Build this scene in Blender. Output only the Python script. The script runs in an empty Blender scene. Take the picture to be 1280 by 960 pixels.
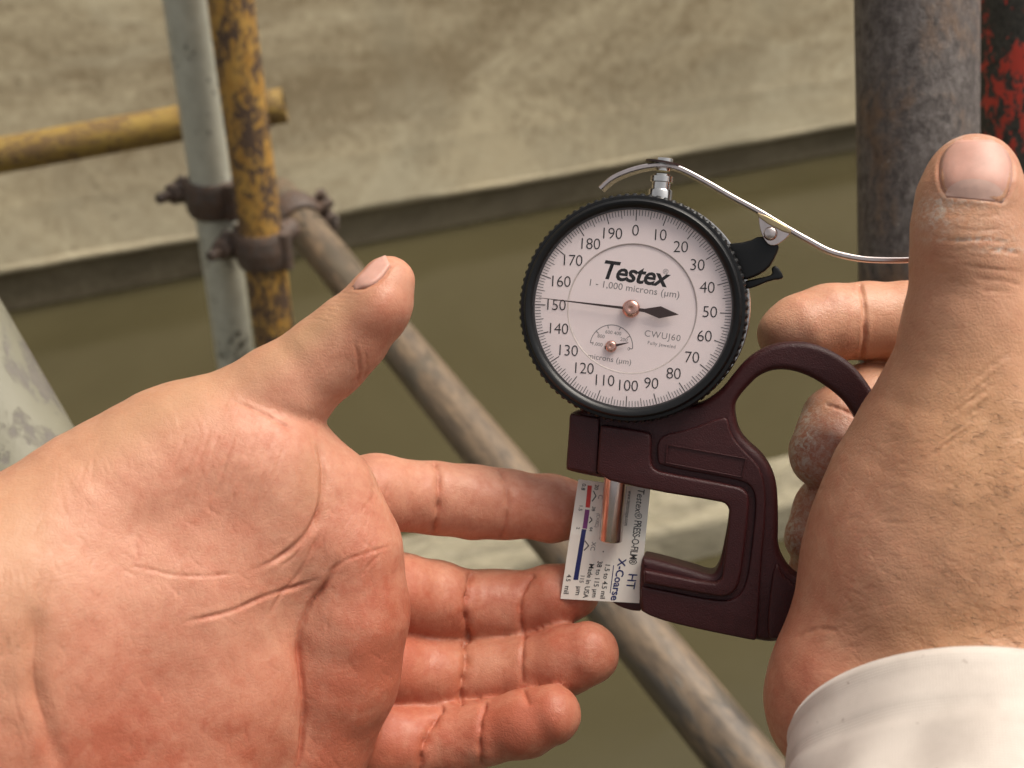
import bpy, bmesh, math, random
import numpy as np
from mathutils import Vector, Matrix
from mathutils.bvhtree import BVHTree

random.seed(7); RNG = np.random.default_rng(7)
scene = bpy.context.scene
COL = scene.collection
R = math.radians

# ------------------------------------------------------------------ camera
F = 1372.0                                  # focal length in pixels of a 1280 px wide picture
PITCH = R(30)
CAM = np.array([0.0, 0.0, 1.8])             # 1.8 m above the water
c_right = np.array([1.0, 0.0, 0.0])
c_fwd = np.array([0.0, math.cos(PITCH), -math.sin(PITCH)])
c_up = np.array([0.0, math.sin(PITCH), math.cos(PITCH)])
cam_data = bpy.data.cameras.new('camera')
cam_data.sensor_width = 36.0
cam_data.lens = 36.0 * F / 1280.0
cam_data.clip_start = 0.01
cam_data.clip_end = 2000
cam_data.dof.use_dof = True
cam_data.dof.focus_distance = 0.278
cam_data.dof.aperture_fstop = 17
cam = bpy.data.objects.new('camera', cam_data)
COL.objects.link(cam)
m = Matrix.Identity(4)
for i in range(3):
    m[i][0] = c_right[i]; m[i][1] = c_up[i]; m[i][2] = -c_fwd[i]; m[i][3] = CAM[i]
cam.matrix_world = m
scene.camera = cam

# ------------------------------------------------------------------ sky, sun, exposure
SUN_EL, SUN_AZ = R(66), R(80)              # azimuth clockwise from +Y (north)
world = bpy.data.worlds.new('World'); scene.world = world; world.use_nodes = True
wn = world.node_tree.nodes; wl = world.node_tree.links
bg = wn['Background']
sky = wn.new('ShaderNodeTexSky'); sky.sky_type = 'NISHITA'; sky.sun_disc = False
sky.sun_elevation = SUN_EL; sky.sun_rotation = SUN_AZ
sky.air_density = 1.0; sky.dust_density = 6.0; sky.ozone_density = 1.0
hs = wn.new('ShaderNodeHueSaturation'); hs.inputs['Saturation'].default_value = 0.12
wl.new(sky.outputs[0], hs.inputs['Color']); wl.new(hs.outputs[0], bg.inputs['Color'])
bg.inputs['Strength'].default_value = 0.06
sl = bpy.data.lights.new('sun', 'SUN'); sl.energy = 1.5; sl.angle = R(36); sl.color = (1.0, 0.90, 0.76)
sun = bpy.data.objects.new('sun', sl); COL.objects.link(sun)
sd = Vector((math.sin(SUN_AZ) * math.cos(SUN_EL), math.cos(SUN_AZ) * math.cos(SUN_EL), math.sin(SUN_EL)))
sun.rotation_euler = sd.to_track_quat('Z', 'Y').to_euler()
vs = scene.view_settings
vs.view_transform = 'Standard'; vs.look = 'None'; vs.exposure = 1.2; vs.gamma = 1.0; vs.use_curve_mapping = False
cy = scene.cycles
cy.max_bounces = 6; cy.diffuse_bounces = 3; cy.glossy_bounces = 3; cy.transmission_bounces = 4; cy.transparent_max_bounces = 6
cy.adaptive_threshold = 0.025

# ------------------------------------------------------------------ coordinate helpers
CM = np.stack([c_right, -c_up, c_fwd], axis=1)      # camera space (right, down, depth) -> world
def cpt(px, py, d):
    return np.array([(px - 640) / F * d, (py - 480) / F * d, d])
def w_of_c(v):
    return np.asarray(v) @ CM.T + CAM
def P(px, py, d):
    return w_of_c(cpt(px, py, d))
def ray_z(px, py, z):                                # where a pixel's ray meets the height z
    d = CM @ cpt(px, py, 1.0)
    return CAM + d * ((z - CAM[2]) / d[2])

# ------------------------------------------------------------------ object helpers
def tag(o, label, cat, group=None):
    o['label'] = label; o['category'] = cat
    if group: o['group'] = group
    return o
def empty(name, mat=None):
    o = bpy.data.objects.new(name, None); COL.objects.link(o)
    o.empty_display_size = 0.02
    if mat is not None: o.matrix_world = mat
    return o
def mesh_obj(name, verts, faces, mat=None, parent=None, smooth=True):
    me = bpy.data.meshes.new(name)
    me.from_pydata([tuple(v) for v in verts], [], [tuple(f) for f in faces])
    me.update()
    return link_mesh(name, me, mat, parent, smooth)
def link_mesh(name, me, mat=None, parent=None, smooth=True):
    if mat is not None:
        me.materials.clear(); me.materials.append(mat)
    if smooth:
        me.polygons.foreach_set('use_smooth', np.ones(len(me.polygons), dtype=bool))
    o = bpy.data.objects.new(name, me); COL.objects.link(o)
    if parent is not None: o.parent = parent
    return o
def bm_obj(name, bm, mat=None, parent=None, smooth=False, angle=None):
    me = bpy.data.meshes.new(name); bm.to_mesh(me); bm.free()
    o = link_mesh(name, me, mat, parent, smooth)
    if angle is not None:
        me.polygons.foreach_set('use_smooth', np.ones(len(me.polygons), dtype=bool))
        me.set_sharp_from_angle(angle=R(angle))
    return o
def fast_mesh(name, V, Q):
    me = bpy.data.meshes.new(name)
    n = Q.shape[1]
    me.vertices.add(len(V)); me.vertices.foreach_set('co', V.astype(np.float32).ravel())
    me.loops.add(Q.size); me.loops.foreach_set('vertex_index', Q.astype(np.int32).ravel())
    me.polygons.add(len(Q)); me.polygons.foreach_set('loop_start', np.arange(0, Q.size, n, dtype=np.int32))
    me.update(calc_edges=True); me.validate()
    return me
def frame_to(axis, hint=(0, 0, 1)):
    z = Vector(axis).normalized()
    h = Vector(hint)
    if abs(z.dot(h.normalized())) > 0.97: h = Vector((1, 0, 0))
    x = h.cross(z).normalized(); y = z.cross(x)
    return x, y, z
def lathe(profile, n=48, teeth=0, tooth=0.0, tooth_pts=(), close=False):
    """profile of (r, z); returns verts, faces about +Z"""
    V, Fc = [], []
    for i in range(n):
        a = 2 * math.pi * i / n
        for k, (r, z) in enumerate(profile):
            rr = r
            if teeth and k in tooth_pts:
                rr = r + tooth * (1 if (i * teeth * 2 // n) % 2 == 0 else -1)
            V.append((rr * math.cos(a), rr * math.sin(a), z))
    k = len(profile)
    rng = range(k) if close else range(k - 1)
    for i in range(n):
        j = (i + 1) % n
        for q in rng:
            q2 = (q + 1) % k
            Fc.append((i * k + q, j * k + q, j * k + q2, i * k + q2))
    return V, Fc
def place(V, o, x, y, z):
    o = Vector(o)
    return [o + x * v[0] + y * v[1] + z * v[2] for v in V]
def box_bm(bm, cx, cy, cz, sx, sy, sz, rot=None):
    mt = Matrix.Translation((cx, cy, cz))
    if rot is not None: mt = mt @ rot.to_4x4()
    r = bmesh.ops.create_cube(bm, size=1.0, matrix=mt @ Matrix.Diagonal((sx, sy, sz, 1)))
    return r['verts']
def catmull(pts, step=3.0, closed=False):
    pts = [np.asarray(p, float) for p in pts]
    n = len(pts); out = []
    rng = range(n) if closed else range(n - 1)
    for i in rng:
        p1, p2 = pts[i], pts[(i + 1) % n]
        p0 = pts[i - 1] if (i > 0 or closed) else 2 * p1 - p2
        p3 = pts[(i + 2) % n] if (i + 2 < n or closed) else 2 * p2 - p1
        m_ = max(2, int(np.linalg.norm(p2 - p1) / step))
        for t in np.arange(m_) / m_:
            out.append(0.5 * ((2 * p1) + (-p0 + p2) * t + (2 * p0 - 5 * p1 + 4 * p2 - p3) * t * t + (-p0 + 3 * p1 - 3 * p2 + p3) * t ** 3))
    if not closed: out.append(pts[-1])
    return np.array(out)
def chaikin(pts, it=2, closed=True):
    p = np.asarray(pts, float)
    for _ in range(it):
        q = np.roll(p, -1, axis=0)
        a, b = 0.75 * p + 0.25 * q, 0.25 * p + 0.75 * q
        p = np.stack([a, b], 1).reshape(-1, p.shape[1])
    return p

# ------------------------------------------------------------------ materials
def new_mat(name):
    mt = bpy.data.materials.new(name); mt.use_nodes = True
    nt = mt.node_tree
    return mt, nt, nt.nodes['Principled BSDF']
def node(nt, t, **kw):
    n = nt.nodes.new(t)
    for k, v in kw.items():
        if hasattr(n, k): setattr(n, k, v)
        else: n.inputs[k].default_value = v
    return n
def tex_noise(nt, scale, detail=6, rough=0.55, coord=None, dist=0.0):
    n = node(nt, 'ShaderNodeTexNoise'); n.inputs['Scale'].default_value = scale
    n.inputs['Detail'].default_value = detail; n.inputs['Roughness'].default_value = rough
    n.inputs['Distortion'].default_value = dist
    if coord is not None: nt.links.new(coord, n.inputs['Vector'])
    return n.outputs['Fac']
def ramp(nt, src, stops, interp='LINEAR'):
    r = node(nt, 'ShaderNodeValToRGB'); r.color_ramp.interpolation = interp
    el = r.color_ramp.elements
    while len(el) < len(stops): el.new(0.5)
    for e, (p, c) in zip(el, stops):
        e.position = p; e.color = (*c, 1) if len(c) == 3 else c
    nt.links.new(src, r.inputs['Fac'])
    return r.outputs['Color']
def mixc(nt, fac, a, b, mode='MIX'):
    n = node(nt, 'ShaderNodeMix'); n.data_type = 'RGBA'; n.blend_type = mode
    for s, v in ((n.inputs[0], fac), (n.inputs[6], a), (n.inputs[7], b)):
        if isinstance(v, (int, float)): s.default_value = v
        elif isinstance(v, tuple): s.default_value = (*v, 1)
        else: nt.links.new(v, s)
    return n.outputs[2]
def math_n(nt, op, a, b=0.0, clamp=False):
    n = node(nt, 'ShaderNodeMath'); n.operation = op; n.use_clamp = clamp
    for s, v in ((n.inputs[0], a), (n.inputs[1], b)):
        if isinstance(v, (int, float)): s.default_value = v
        else: nt.links.new(v, s)
    return n.outputs[0]
def bump(nt, bs, height, dist, strength=1.0, prev=None):
    b = node(nt, 'ShaderNodeBump'); b.inputs['Distance'].default_value = dist
    b.inputs['Strength'].default_value = strength
    nt.links.new(height, b.inputs['Height'])
    if prev is not None: nt.links.new(prev, b.inputs['Normal'])
    if bs is not None: nt.links.new(b.outputs[0], bs.inputs['Normal'])
    return b.outputs[0]
def ocoord(nt, scale=(1, 1, 1)):
    t = node(nt, 'ShaderNodeTexCoord')
    mp = node(nt, 'ShaderNodeMapping'); mp.inputs['Scale'].default_value = scale
    nt.links.new(t.outputs['Object'], mp.inputs['Vector'])
    return mp.outputs[0]
def plain(name, col, rough=0.5, metal=0.0, spec=0.5, grain=0.0, gscale=3000, vary=0.1):
    mt, nt, bs = new_mat(name)
    bs.inputs['Roughness'].default_value = rough; bs.inputs['Metallic'].default_value = metal
    bs.inputs['Specular IOR Level'].default_value = spec
    co = ocoord(nt)
    n = tex_noise(nt, gscale * 0.15, 4, 0.6, co)
    c = ramp(nt, n, [(0.3, tuple(x * (1 - vary) for x in col)), (0.7, tuple(min(1, x * (1 + vary)) for x in col))])
    nt.links.new(c, bs.inputs['Base Color'])
    if grain:
        bump(nt, bs, tex_noise(nt, gscale, 3, 0.6, co), grain)
    return mt

def skin_mat(name, base, red, tan, rough=0.48, back=0):
    mt, nt, bs = new_mat(name)
    co = ocoord(nt)
    at = node(nt, 'ShaderNodeAttribute'); at.attribute_name = 'skin'
    sp = node(nt, 'ShaderNodeSeparateColor'); nt.links.new(at.outputs['Color'], sp.inputs[0])
    n1 = tex_noise(nt, 95, 4, 0.65, co, 0.6)
    n2 = tex_noise(nt, 420, 3, 0.65, co)
    mott = math_n(nt, 'ADD', math_n(nt, 'MULTIPLY', n1, 0.75), math_n(nt, 'MULTIPLY', n2, 0.5))
    f = math_n(nt, 'ADD', sp.outputs[0], math_n(nt, 'MULTIPLY', math_n(nt, 'SUBTRACT', mott, 0.60), 1.7), True)
    c = mixc(nt, f, base, red)
    c = mixc(nt, sp.outputs[2], c, tan)
    dustn = tex_noise(nt, 700, 4, 0.75, co, 0.6)
    df = math_n(nt, 'MULTIPLY', sp.outputs[1], ramp(nt, dustn, [(0.42, (0, 0, 0)), (0.62, (1, 1, 1))]), True)
    c = mixc(nt, df, c, (0.60, 0.50, 0.42))
    nt.links.new(c, bs.inputs['Base Color'])
    bs.inputs['Subsurface Weight'].default_value = 0.15
    bs.inputs['Subsurface Radius'].default_value = (1.0, 0.32, 0.16)
    bs.inputs['Subsurface Scale'].default_value = 0.002
    bs.inputs['Specular IOR Level'].default_value = 0.38
    rr = ramp(nt, n2, [(0.3, (rough - 0.06,) * 3), (0.7, (rough + 0.1,) * 3)])
    nt.links.new(rr, bs.inputs['Roughness'])
    vo = node(nt, 'ShaderNodeTexVoronoi'); vo.feature = 'DISTANCE_TO_EDGE'; vo.inputs['Scale'].default_value = 1050
    wc = node(nt, 'ShaderNodeVectorMath'); wc.operation = 'ADD'
    nn = node(nt, 'ShaderNodeTexNoise'); nn.inputs['Scale'].default_value = 500; nn.inputs['Detail'].default_value = 1; nt.links.new(co, nn.inputs['Vector'])
    sc_ = node(nt, 'ShaderNodeVectorMath'); sc_.operation = 'SCALE'; sc_.inputs['Scale'].default_value = 0.0012
    nt.links.new(nn.outputs['Color'], sc_.inputs[0]); nt.links.new(co, wc.inputs[0]); nt.links.new(sc_.outputs[0], wc.inputs[1])
    nt.links.new(wc.outputs[0], vo.inputs['Vector'])
    vd = ramp(nt, vo.outputs['Distance'], [(0.0, (0, 0, 0)), (0.22, (1, 1, 1))])
    h = math_n(nt, 'MULTIPLY', vd, 0.032 if back else 0.032)
    if back:
        v2 = node(nt, 'ShaderNodeTexVoronoi'); v2.feature = 'DISTANCE_TO_EDGE'; v2.inputs['Scale'].default_value = 420
        st = node(nt, 'ShaderNodeMapping'); st.inputs['Scale'].default_value = (0.5, 1.0, 1.3); st.inputs['Rotation'].default_value = (0.3, 0.5, 0.35)
        nt.links.new(wc.outputs[0], st.inputs['Vector']); nt.links.new(st.outputs[0], v2.inputs['Vector'])
        l2 = ramp(nt, v2.outputs['Distance'], [(0.0, (0, 0, 0)), (0.10, (1, 1, 1))])
        h = math_n(nt, 'ADD', h, math_n(nt, 'MULTIPLY', l2, 0.018))
    h = math_n(nt, 'ADD', h, math_n(nt, 'MULTIPLY', n2, 0.13))
    h = math_n(nt, 'ADD', h, math_n(nt, 'MULTIPLY', dustn, 0.06))
    bump(nt, bs, h, 0.001, 0.9)
    return mt

def rust_mat(name, paint, rust, dark, amount, scale=60, rough=0.6, spec=0.4, paint2=None, stretch=0.45):
    """painted steel tube with the paint worn off in patches; amount = share of bare metal"""
    mt, nt, bs = new_mat(name)
    co = ocoord(nt, (1, 1, stretch))
    n = tex_noise(nt, scale, 8, 0.68, co, 0.3)
    big = tex_noise(nt, scale * 0.17, 3, 0.5, co)
    v = math_n(nt, 'ADD', math_n(nt, 'MULTIPLY', n, 0.65), math_n(nt, 'MULTIPLY', big, 0.35))
    lo = 0.36 + 0.28 * amount
    mask = ramp(nt, v, [(lo - 0.015, (0, 0, 0)), (lo + 0.02, (1, 1, 1))])
    rn = tex_noise(nt, scale * 3.1, 6, 0.7, co)
    rc = ramp(nt, rn, [(0.3, dark), (0.68, rust)])
    pn = tex_noise(nt, scale * 0.6, 5, 0.6, co)
    p2 = paint2 or tuple(x * 0.72 for x in paint)
    pc = ramp(nt, pn, [(0.32, p2), (0.66, paint)])
    nt.links.new(mixc(nt, mask, rc, pc), bs.inputs['Base Color'])
    nt.links.new(ramp(nt, mask, [(0, (rough + 0.2,) * 3), (1, (rough,) * 3)]), bs.inputs['Roughness'])
    bs.inputs['Specular IOR Level'].default_value = spec
    b1 = bump(nt, None, mask, 0.0004, 0.6)
    bump(nt, bs, rn, 0.0008, 0.6, b1)
    return mt

def concrete_mat(name, c_lo, c_hi, scale=1.0, pale=(0.52, 0.46, 0.33), band=False):
    mt, nt, bs = new_mat(name)
    co = ocoord(nt, (0.5, 1, 1.3)); co1 = ocoord(nt)
    a = tex_noise(nt, 2.1 * scale, 6, 0.66, co, 1.1)
    b = tex_noise(nt, 30 * scale, 5, 0.66, co1, 0.2)
    v = math_n(nt, 'ADD', math_n(nt, 'MULTIPLY', a, 0.7), math_n(nt, 'MULTIPLY', b, 0.3))
    c = ramp(nt, v, [(0.40, c_lo), (0.49, tuple(0.5 * (x + y) for x, y in zip(c_lo, c_hi))), (0.58, c_hi)])
    g = tex_noise(nt, 1.3 * scale, 6, 0.65, co1, 1.5)
    c = mixc(nt, ramp(nt, g, [(0.52, (0, 0, 0)), (0.68, (0.6,) * 3)]), c, tuple(x * 0.62 for x in c_hi))
    g2 = tex_noise(nt, 2.6 * scale, 6, 0.68, co, 1.2)
    c = mixc(nt, ramp(nt, g2, [(0.50, (0, 0, 0)), (0.68, (0.6,) * 3)]), c, pale)
    if band:                                             # lime bloom left by high water along the foot of the wall
        sx = node(nt, 'ShaderNodeSeparateXYZ'); nt.links.new(co1, sx.inputs[0])
        w_ = math_n(nt, 'SUBTRACT', math_n(nt, 'ADD', sx.outputs[2], math_n(nt, 'MULTIPLY', a, 1.3)), math_n(nt, 'MULTIPLY', b, 0.25))
        c = mixc(nt, ramp(nt, w_, [(0.62, (0.55,) * 3), (1.25, (0, 0, 0))]), c, pale)
    sp = tex_noise(nt, 60 * scale, 4, 0.65, co1)
    c = mixc(nt, ramp(nt, sp, [(0.30, (0.7,) * 3), (0.36, (0, 0, 0))]), c, tuple(x * 0.55 for x in c_lo))
    nt.links.new(c, bs.inputs['Base Color'])
    bs.inputs['Roughness'].default_value = 0.9
    bs.inputs['Specular IOR Level'].default_value = 0.2
    b1 = bump(nt, None, a, 0.02, 0.35)
    bump(nt, bs, b, 0.005, 0.5, b1)
    return mt

M_palm = skin_mat('skin_palm', (0.545, 0.262, 0.170), (0.39, 0.110, 0.062), (0.43, 0.240, 0.132))
M_back = skin_mat('skin_back', (0.54, 0.275, 0.172), (0.40, 0.125, 0.075), (0.48, 0.255, 0.130), 0.42, 1)
M_nail = plain('nail', (0.56, 0.30, 0.235), 0.5, 0, 0.5, 0.00002, 1500)
M_nail.node_tree.nodes['Principled BSDF'].inputs['Subsurface Weight'].default_value = 0.2
M_nail.node_tree.nodes['Principled BSDF'].inputs['Subsurface Radius'].default_value = (1, .4, .25)
M_nail.node_tree.nodes['Principled BSDF'].inputs['Subsurface Scale'].default_value = 0.002
M_lunula = plain('nail_lunula', (0.58, 0.37, 0.305), 0.5, 0, 0.5)
M_hair = plain('hair', (0.035, 0.02, 0.012), 0.5)
M_body = plain('gauge_body_red_reflection', (0.042, 0.0085, 0.0095), 0.42, 0, 0.36, 0.00016, 2600)  # black plastic; the red it reflects is put into the base colour
M_black = plain('black_plastic', (0.006, 0.006, 0.0065), 0.36, 0, 0.35, 0.00002, 4000)
M_dial = plain('dial_white_pink_reflection', (0.86, 0.735, 0.73), 0.55, 0, 0.3, vary=.01)  # white dial; pink reflection painted into its colour
M_ring = plain('dial_ring_white_pink_reflection', (0.86, 0.735, 0.73), 0.55, 0, 0.3, vary=.01)  # same painted pink reflection as the dial face
M_ink = plain('dial_ink', (0.02, 0.017, 0.018), 0.6, 0, 0.2)
M_greyink = plain('dial_grey_ink', (0.22, 0.20, 0.20), 0.6, 0, 0.2)
M_line = plain('dial_circle_line', (0.55, 0.47, 0.44), 0.5, 0, 0.3)
M_chrome = plain('polished_steel', (0.72, 0.69, 0.66), 0.16, 1.0)
M_steel = plain('satin_steel', (0.66, 0.56, 0.53), 0.24, 1.0, 0.5, 0.00001, 2500)
M_bronze = plain('bronze_plate', (0.55, 0.42, 0.24), 0.3, 1.0)
M_copper = plain('copper_hub', (0.75, 0.42, 0.34), 0.25, 1.0)
M_needle = plain('needle_paint', (0.035, 0.014, 0.011), 0.35)
M_card = plain('card_white', (0.78, 0.73, 0.66), 0.5, 0, 0.35, vary=.015)
M_cardwin = plain('card_film', (0.78, 0.77, 0.74), 0.3, 0, 0.5)
M_cred = plain('print_red', (0.55, 0.03, 0.02), 0.5)
M_cpurple = plain('print_purple', (0.18, 0.03, 0.16), 0.5)
M_cnavy = plain('print_navy', (0.012, 0.016, 0.11), 0.5)
M_cblack = plain('print_black', (0.03, 0.028, 0.028), 0.55)
M_white_tube = rust_mat('chipped_white_paint', (0.62, 0.61, 0.51), (0.13, 0.11, 0.075), (0.035, 0.03, 0.025), 0.20, 110, 0.36, 0.5, (0.50, 0.49, 0.40), 0.8)
M_yellow_tube = rust_mat('worn_yellow_paint', (0.58, 0.34, 0.085), (0.16, 0.095, 0.06), (0.045, 0.032, 0.025), 0.47, 190, 0.5, 0.5, (0.46, 0.23, 0.045), 0.55)
M_yellow2 = rust_mat('dull_yellow_paint', (0.36, 0.24, 0.06), (0.22, 0.135, 0.055), (0.13, 0.08, 0.04), 0.45, 170, 0.6, 0.3, (0.28, 0.17, 0.04), 0.5)
M_grey_tube = rust_mat('dusty_galvanised', (0.145, 0.115, 0.08), (0.25, 0.17, 0.10), (0.05, 0.036, 0.025), 0.52, 60, 0.30, 0.9, (0.055, 0.042, 0.03), 0.25)
def bare_rust():
    mt, nt, bs = new_mat('rusted_steel')
    co = ocoord(nt, (1, 1, 0.7))
    a = tex_noise(nt, 28, 6, 0.6, co, 0.5); b = tex_noise(nt, 260, 8, 0.75, co); f = tex_noise(nt, 700, 3, 0.6, co)
    c = ramp(nt, b, [(0.30, (0.032, 0.025, 0.022)), (0.45, (0.095, 0.076, 0.068)), (0.60, (0.165, 0.14, 0.128)), (0.72, (0.26, 0.225, 0.20))])
    v = math_n(nt, 'ADD', math_n(nt, 'MULTIPLY', a, 0.7), math_n(nt, 'MULTIPLY', b, 0.3))
    c = mixc(nt, ramp(nt, v, [(0.50, (0, 0, 0)), (0.60, (0.75,) * 3)]), c, (0.19, 0.10, 0.045))
    c = mixc(nt, ramp(nt, f, [(0.68, (0, 0, 0)), (0.74, (0.8,) * 3)]), c, (0.34, 0.30, 0.26))
    nt.links.new(c, bs.inputs['Base Color'])
    nt.links.new(ramp(nt, b, [(0.3, (0.75,) * 3), (0.7, (0.42,) * 3)]), bs.inputs['Roughness'])
    bs.inputs['Specular IOR Level'].default_value = 0.6
    bump(nt, bs, f, 0.0004, 0.5, bump(nt, None, b, 0.0011, 0.7))
    return mt
M_rust_tube = bare_rust()
M_red_tube = rust_mat('peeling_red_paint', (0.72, 0.075, 0.05), (0.10, 0.095, 0.08), (0.022, 0.022, 0.02), 0.60, 150, 0.5, 0.4, (0.55, 0.065, 0.04), 0.75)
M_cream_tube = rust_mat('cream_paint', (0.20, 0.188, 0.138), (0.185, 0.165, 0.135), (0.14, 0.125, 0.11), 0.2, 60, 0.55, 0.4, (0.22, 0.205, 0.15), 0.6)
M_clamp = rust_mat('rusty_coupler', (0.115, 0.085, 0.07), (0.17, 0.10, 0.065), (0.035, 0.026, 0.022), 0.5, 160, 0.5, 0.5)
M_conc = concrete_mat('concrete_wall', (0.225, 0.175, 0.105), (0.42, 0.355, 0.235), 0.75, (0.48, 0.425, 0.30), True)
M_conc_wet = concrete_mat('concrete_wet', (0.12, 0.095, 0.058), (0.20, 0.165, 0.105), 1.0, (0.22, 0.18, 0.12))
M_sill = concrete_mat('concrete_pale', (0.19, 0.165, 0.115), (0.32, 0.285, 0.20), 4.0, (0.36, 0.32, 0.235))

def sleeve_mat():
    mt, nt, bs = new_mat('white_cotton')
    tcn = node(nt, 'ShaderNodeTexCoord')
    co = tcn.outputs['UV']
    w1 = node(nt, 'ShaderNodeTexWave'); w1.bands_direction = 'X'; w1.inputs['Scale'].default_value = 22
    w2 = node(nt, 'ShaderNodeTexWave'); w2.bands_direction = 'Y'; w2.inputs['Scale'].default_value = 24
    for w in (w1, w2):
        nt.links.new(co, w.inputs['Vector']); w.inputs['Distortion'].default_value = 0.4; w.inputs['Detail'].default_value = 1
    h = math_n(nt, 'ADD', w1.outputs['Fac'], w2.outputs['Fac'])
    oc = ocoord(nt)
    n = tex_noise(nt, 60, 5, 0.6, oc)
    c = ramp(nt, n, [(0.3, (0.50, 0.43, 0.375)), (0.6, (0.62, 0.545, 0.48))])
    s = tex_noise(nt, 420, 2, 0.5, oc)
    c = mixc(nt, ramp(nt, s, [(0.22, (0.7,) * 3), (0.27, (0, 0, 0))]), c, (0.3, 0.22, 0.18))
    nt.links.new(c, bs.inputs['Base Color'])
    bs.inputs['Roughness'].default_value = 0.75
    bs.inputs['Sheen Weight'].default_value = 0.2
    bump(nt, bs, h, 0.00005, 0.45)
    return mt
M_sleeve = sleeve_mat()

def water_mat():
    mt, nt, bs = new_mat('murky_water')
    co = ocoord(nt)
    n = tex_noise(nt, 0.5, 5, 0.6, co, 0.5)
    c = ramp(nt, n, [(0.25, (0.043, 0.036, 0.017)), (0.75, (0.078, 0.066, 0.034))])
    nt.links.new(c, bs.inputs['Base Color'])
    bs.inputs['Roughness'].default_value = 0.16
    bs.inputs['IOR'].default_value = 1.33
    bump(nt, bs, tex_noise(nt, 2.2, 3, 0.5, co, 0.4), 0.02, 0.22)
    return mt
M_water = water_mat()
def crystal_mat():
    mt, nt, bs = new_mat('clear_crystal')
    nt.nodes.remove(bs)
    out = nt.nodes['Material Output']
    tr = node(nt, 'ShaderNodeBsdfTransparent'); gl = node(nt, 'ShaderNodeBsdfGlossy'); gl.inputs['Roughness'].default_value = 0.06
    fr = node(nt, 'ShaderNodeFresnel'); fr.inputs['IOR'].default_value = 1.45
    mx = node(nt, 'ShaderNodeMixShader')
    nt.links.new(fr.outputs[0], mx.inputs[0]); nt.links.new(tr.outputs[0], mx.inputs[1]); nt.links.new(gl.outputs[0], mx.inputs[2])
    nt.links.new(mx.outputs[0], out.inputs['Surface'])
    return mt
M_crystal = crystal_mat()

# ------------------------------------------------------------------ setting: water, wall, sill
def sheet(name, x0, x1, y0, y1, z, mat):
    o = mesh_obj(name, [(x0, y0, z), (x1, y0, z), (x1, y1, z), (x0, y1, z)], [(0, 1, 2, 3)], mat, None, False)
    o['kind'] = 'structure'
    return o
sheet('water', -300, 300, -300, 300, 0.0, M_water)

wa = ray_z(10, 389, 0.0); wb = ray_z(1065, 187, 0.0)       # where the wall's foot meets the water
wdir = (wb - wa); wlen = np.linalg.norm(wdir); wdir /= wlen
wnorm = np.array([wdir[1], -wdir[0], 0.0])                  # towards the camera
if np.dot(CAM - wa, wnorm) < 0: wnorm = -wnorm
WM = Matrix(((wdir[0], -wnorm[0], 0, wa[0]), (wdir[1], -wnorm[1], 0, wa[1]), (0, 0, 1, 0), (0, 0, 0, 1)))
wall = empty('concrete_wall', WM)
tag(wall, 'long weathered beige concrete wall standing in the murky water', 'wall')
# height of the lip above the water, from the picture
def wall_h(px, py):
    d = CM @ cpt(px, py, 1.0)
    q = wa + wnorm * 0.06
    t = np.dot(q - CAM, wnorm) / np.dot(d, wnorm)
    p = CAM + d * t
    return np.dot(p - wa, wdir), p[2]
lip = sorted(wall_h(x, y) for x, y in ((0, 352), (120, 325), (240, 303), (480, 268), (620, 240), (760, 215), (900, 190), (1065, 160)))
LIPX = np.array([a for a, b in lip]); LIPZ = np.array([b for a, b in lip])
# wall face as a fine grid; y local = into the wall
nx, nz = 420, 130
us = np.linspace(-4, wlen + 6, nx); H = 5.2
lz = np.polyval(np.polyfit(LIPX, LIPZ, 1), us) + 0.0025 * np.sin(us * 5.1) + 0.0012 * np.sin(us * 23 + 1)
V = []; Fq = []
prof_t = np.concatenate([[0, 0, 0, 0], (np.linspace(0, 1, nz - 4)) ** 1.5])
lines = [0.30, 0.62, 1.25, 1.9, 2.6, 3.3, 4.0]
for i, u in enumerate(us):
    for k in range(nz):
        if k == 0: y, z = 0.16, lz[i] + 0.004
        elif k == 1: y, z = -0.030, lz[i] + 0.002
        elif k == 2: y, z = -0.052, lz[i] + 0.012
        elif k == 3: y, z = -0.060, lz[i] + 0.032
        else:
            t = prof_t[k]
            z = lz[i] + 0.04 + (H - lz[i]) * t
            y = -0.060 + 0.006 * math.sin(u * 3.1 + z * 2.0) + 0.004 * math.sin(u * 7.7 - z * 5.1)
            y += 0.22 * (z - lz[i])
            for L in lines:
                y -= 0.004 * math.exp(-((z - L - lz[i] * 0.6) / 0.009) ** 2)
        V.append((u, y, z))
for i in range(nx - 1):
    for k in range(nz - 1):
        Fq.append((i * nz + k, (i + 1) * nz + k, (i + 1) * nz + k + 1, i * nz + k + 1))
mesh_obj('wall_face', V, Fq, M_conc, wall)
bm = bmesh.new()
box_bm(bm, wlen / 2 + 1, 0.30, -0.05, wlen + 10, 0.60, 0.72)
bm_obj('wet_footing', bm, M_conc_wet, wall)
bm = bmesh.new()
for q_ in range(6): box_bm(bm, wlen / 2 + 1, 1.05 + 0.22 * 0.85 * q_, 0.75 + 0.85 * q_, wlen + 9.9, 1.1, 0.849)
bm_obj('wall_core', bm, M_conc, wall)

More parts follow.
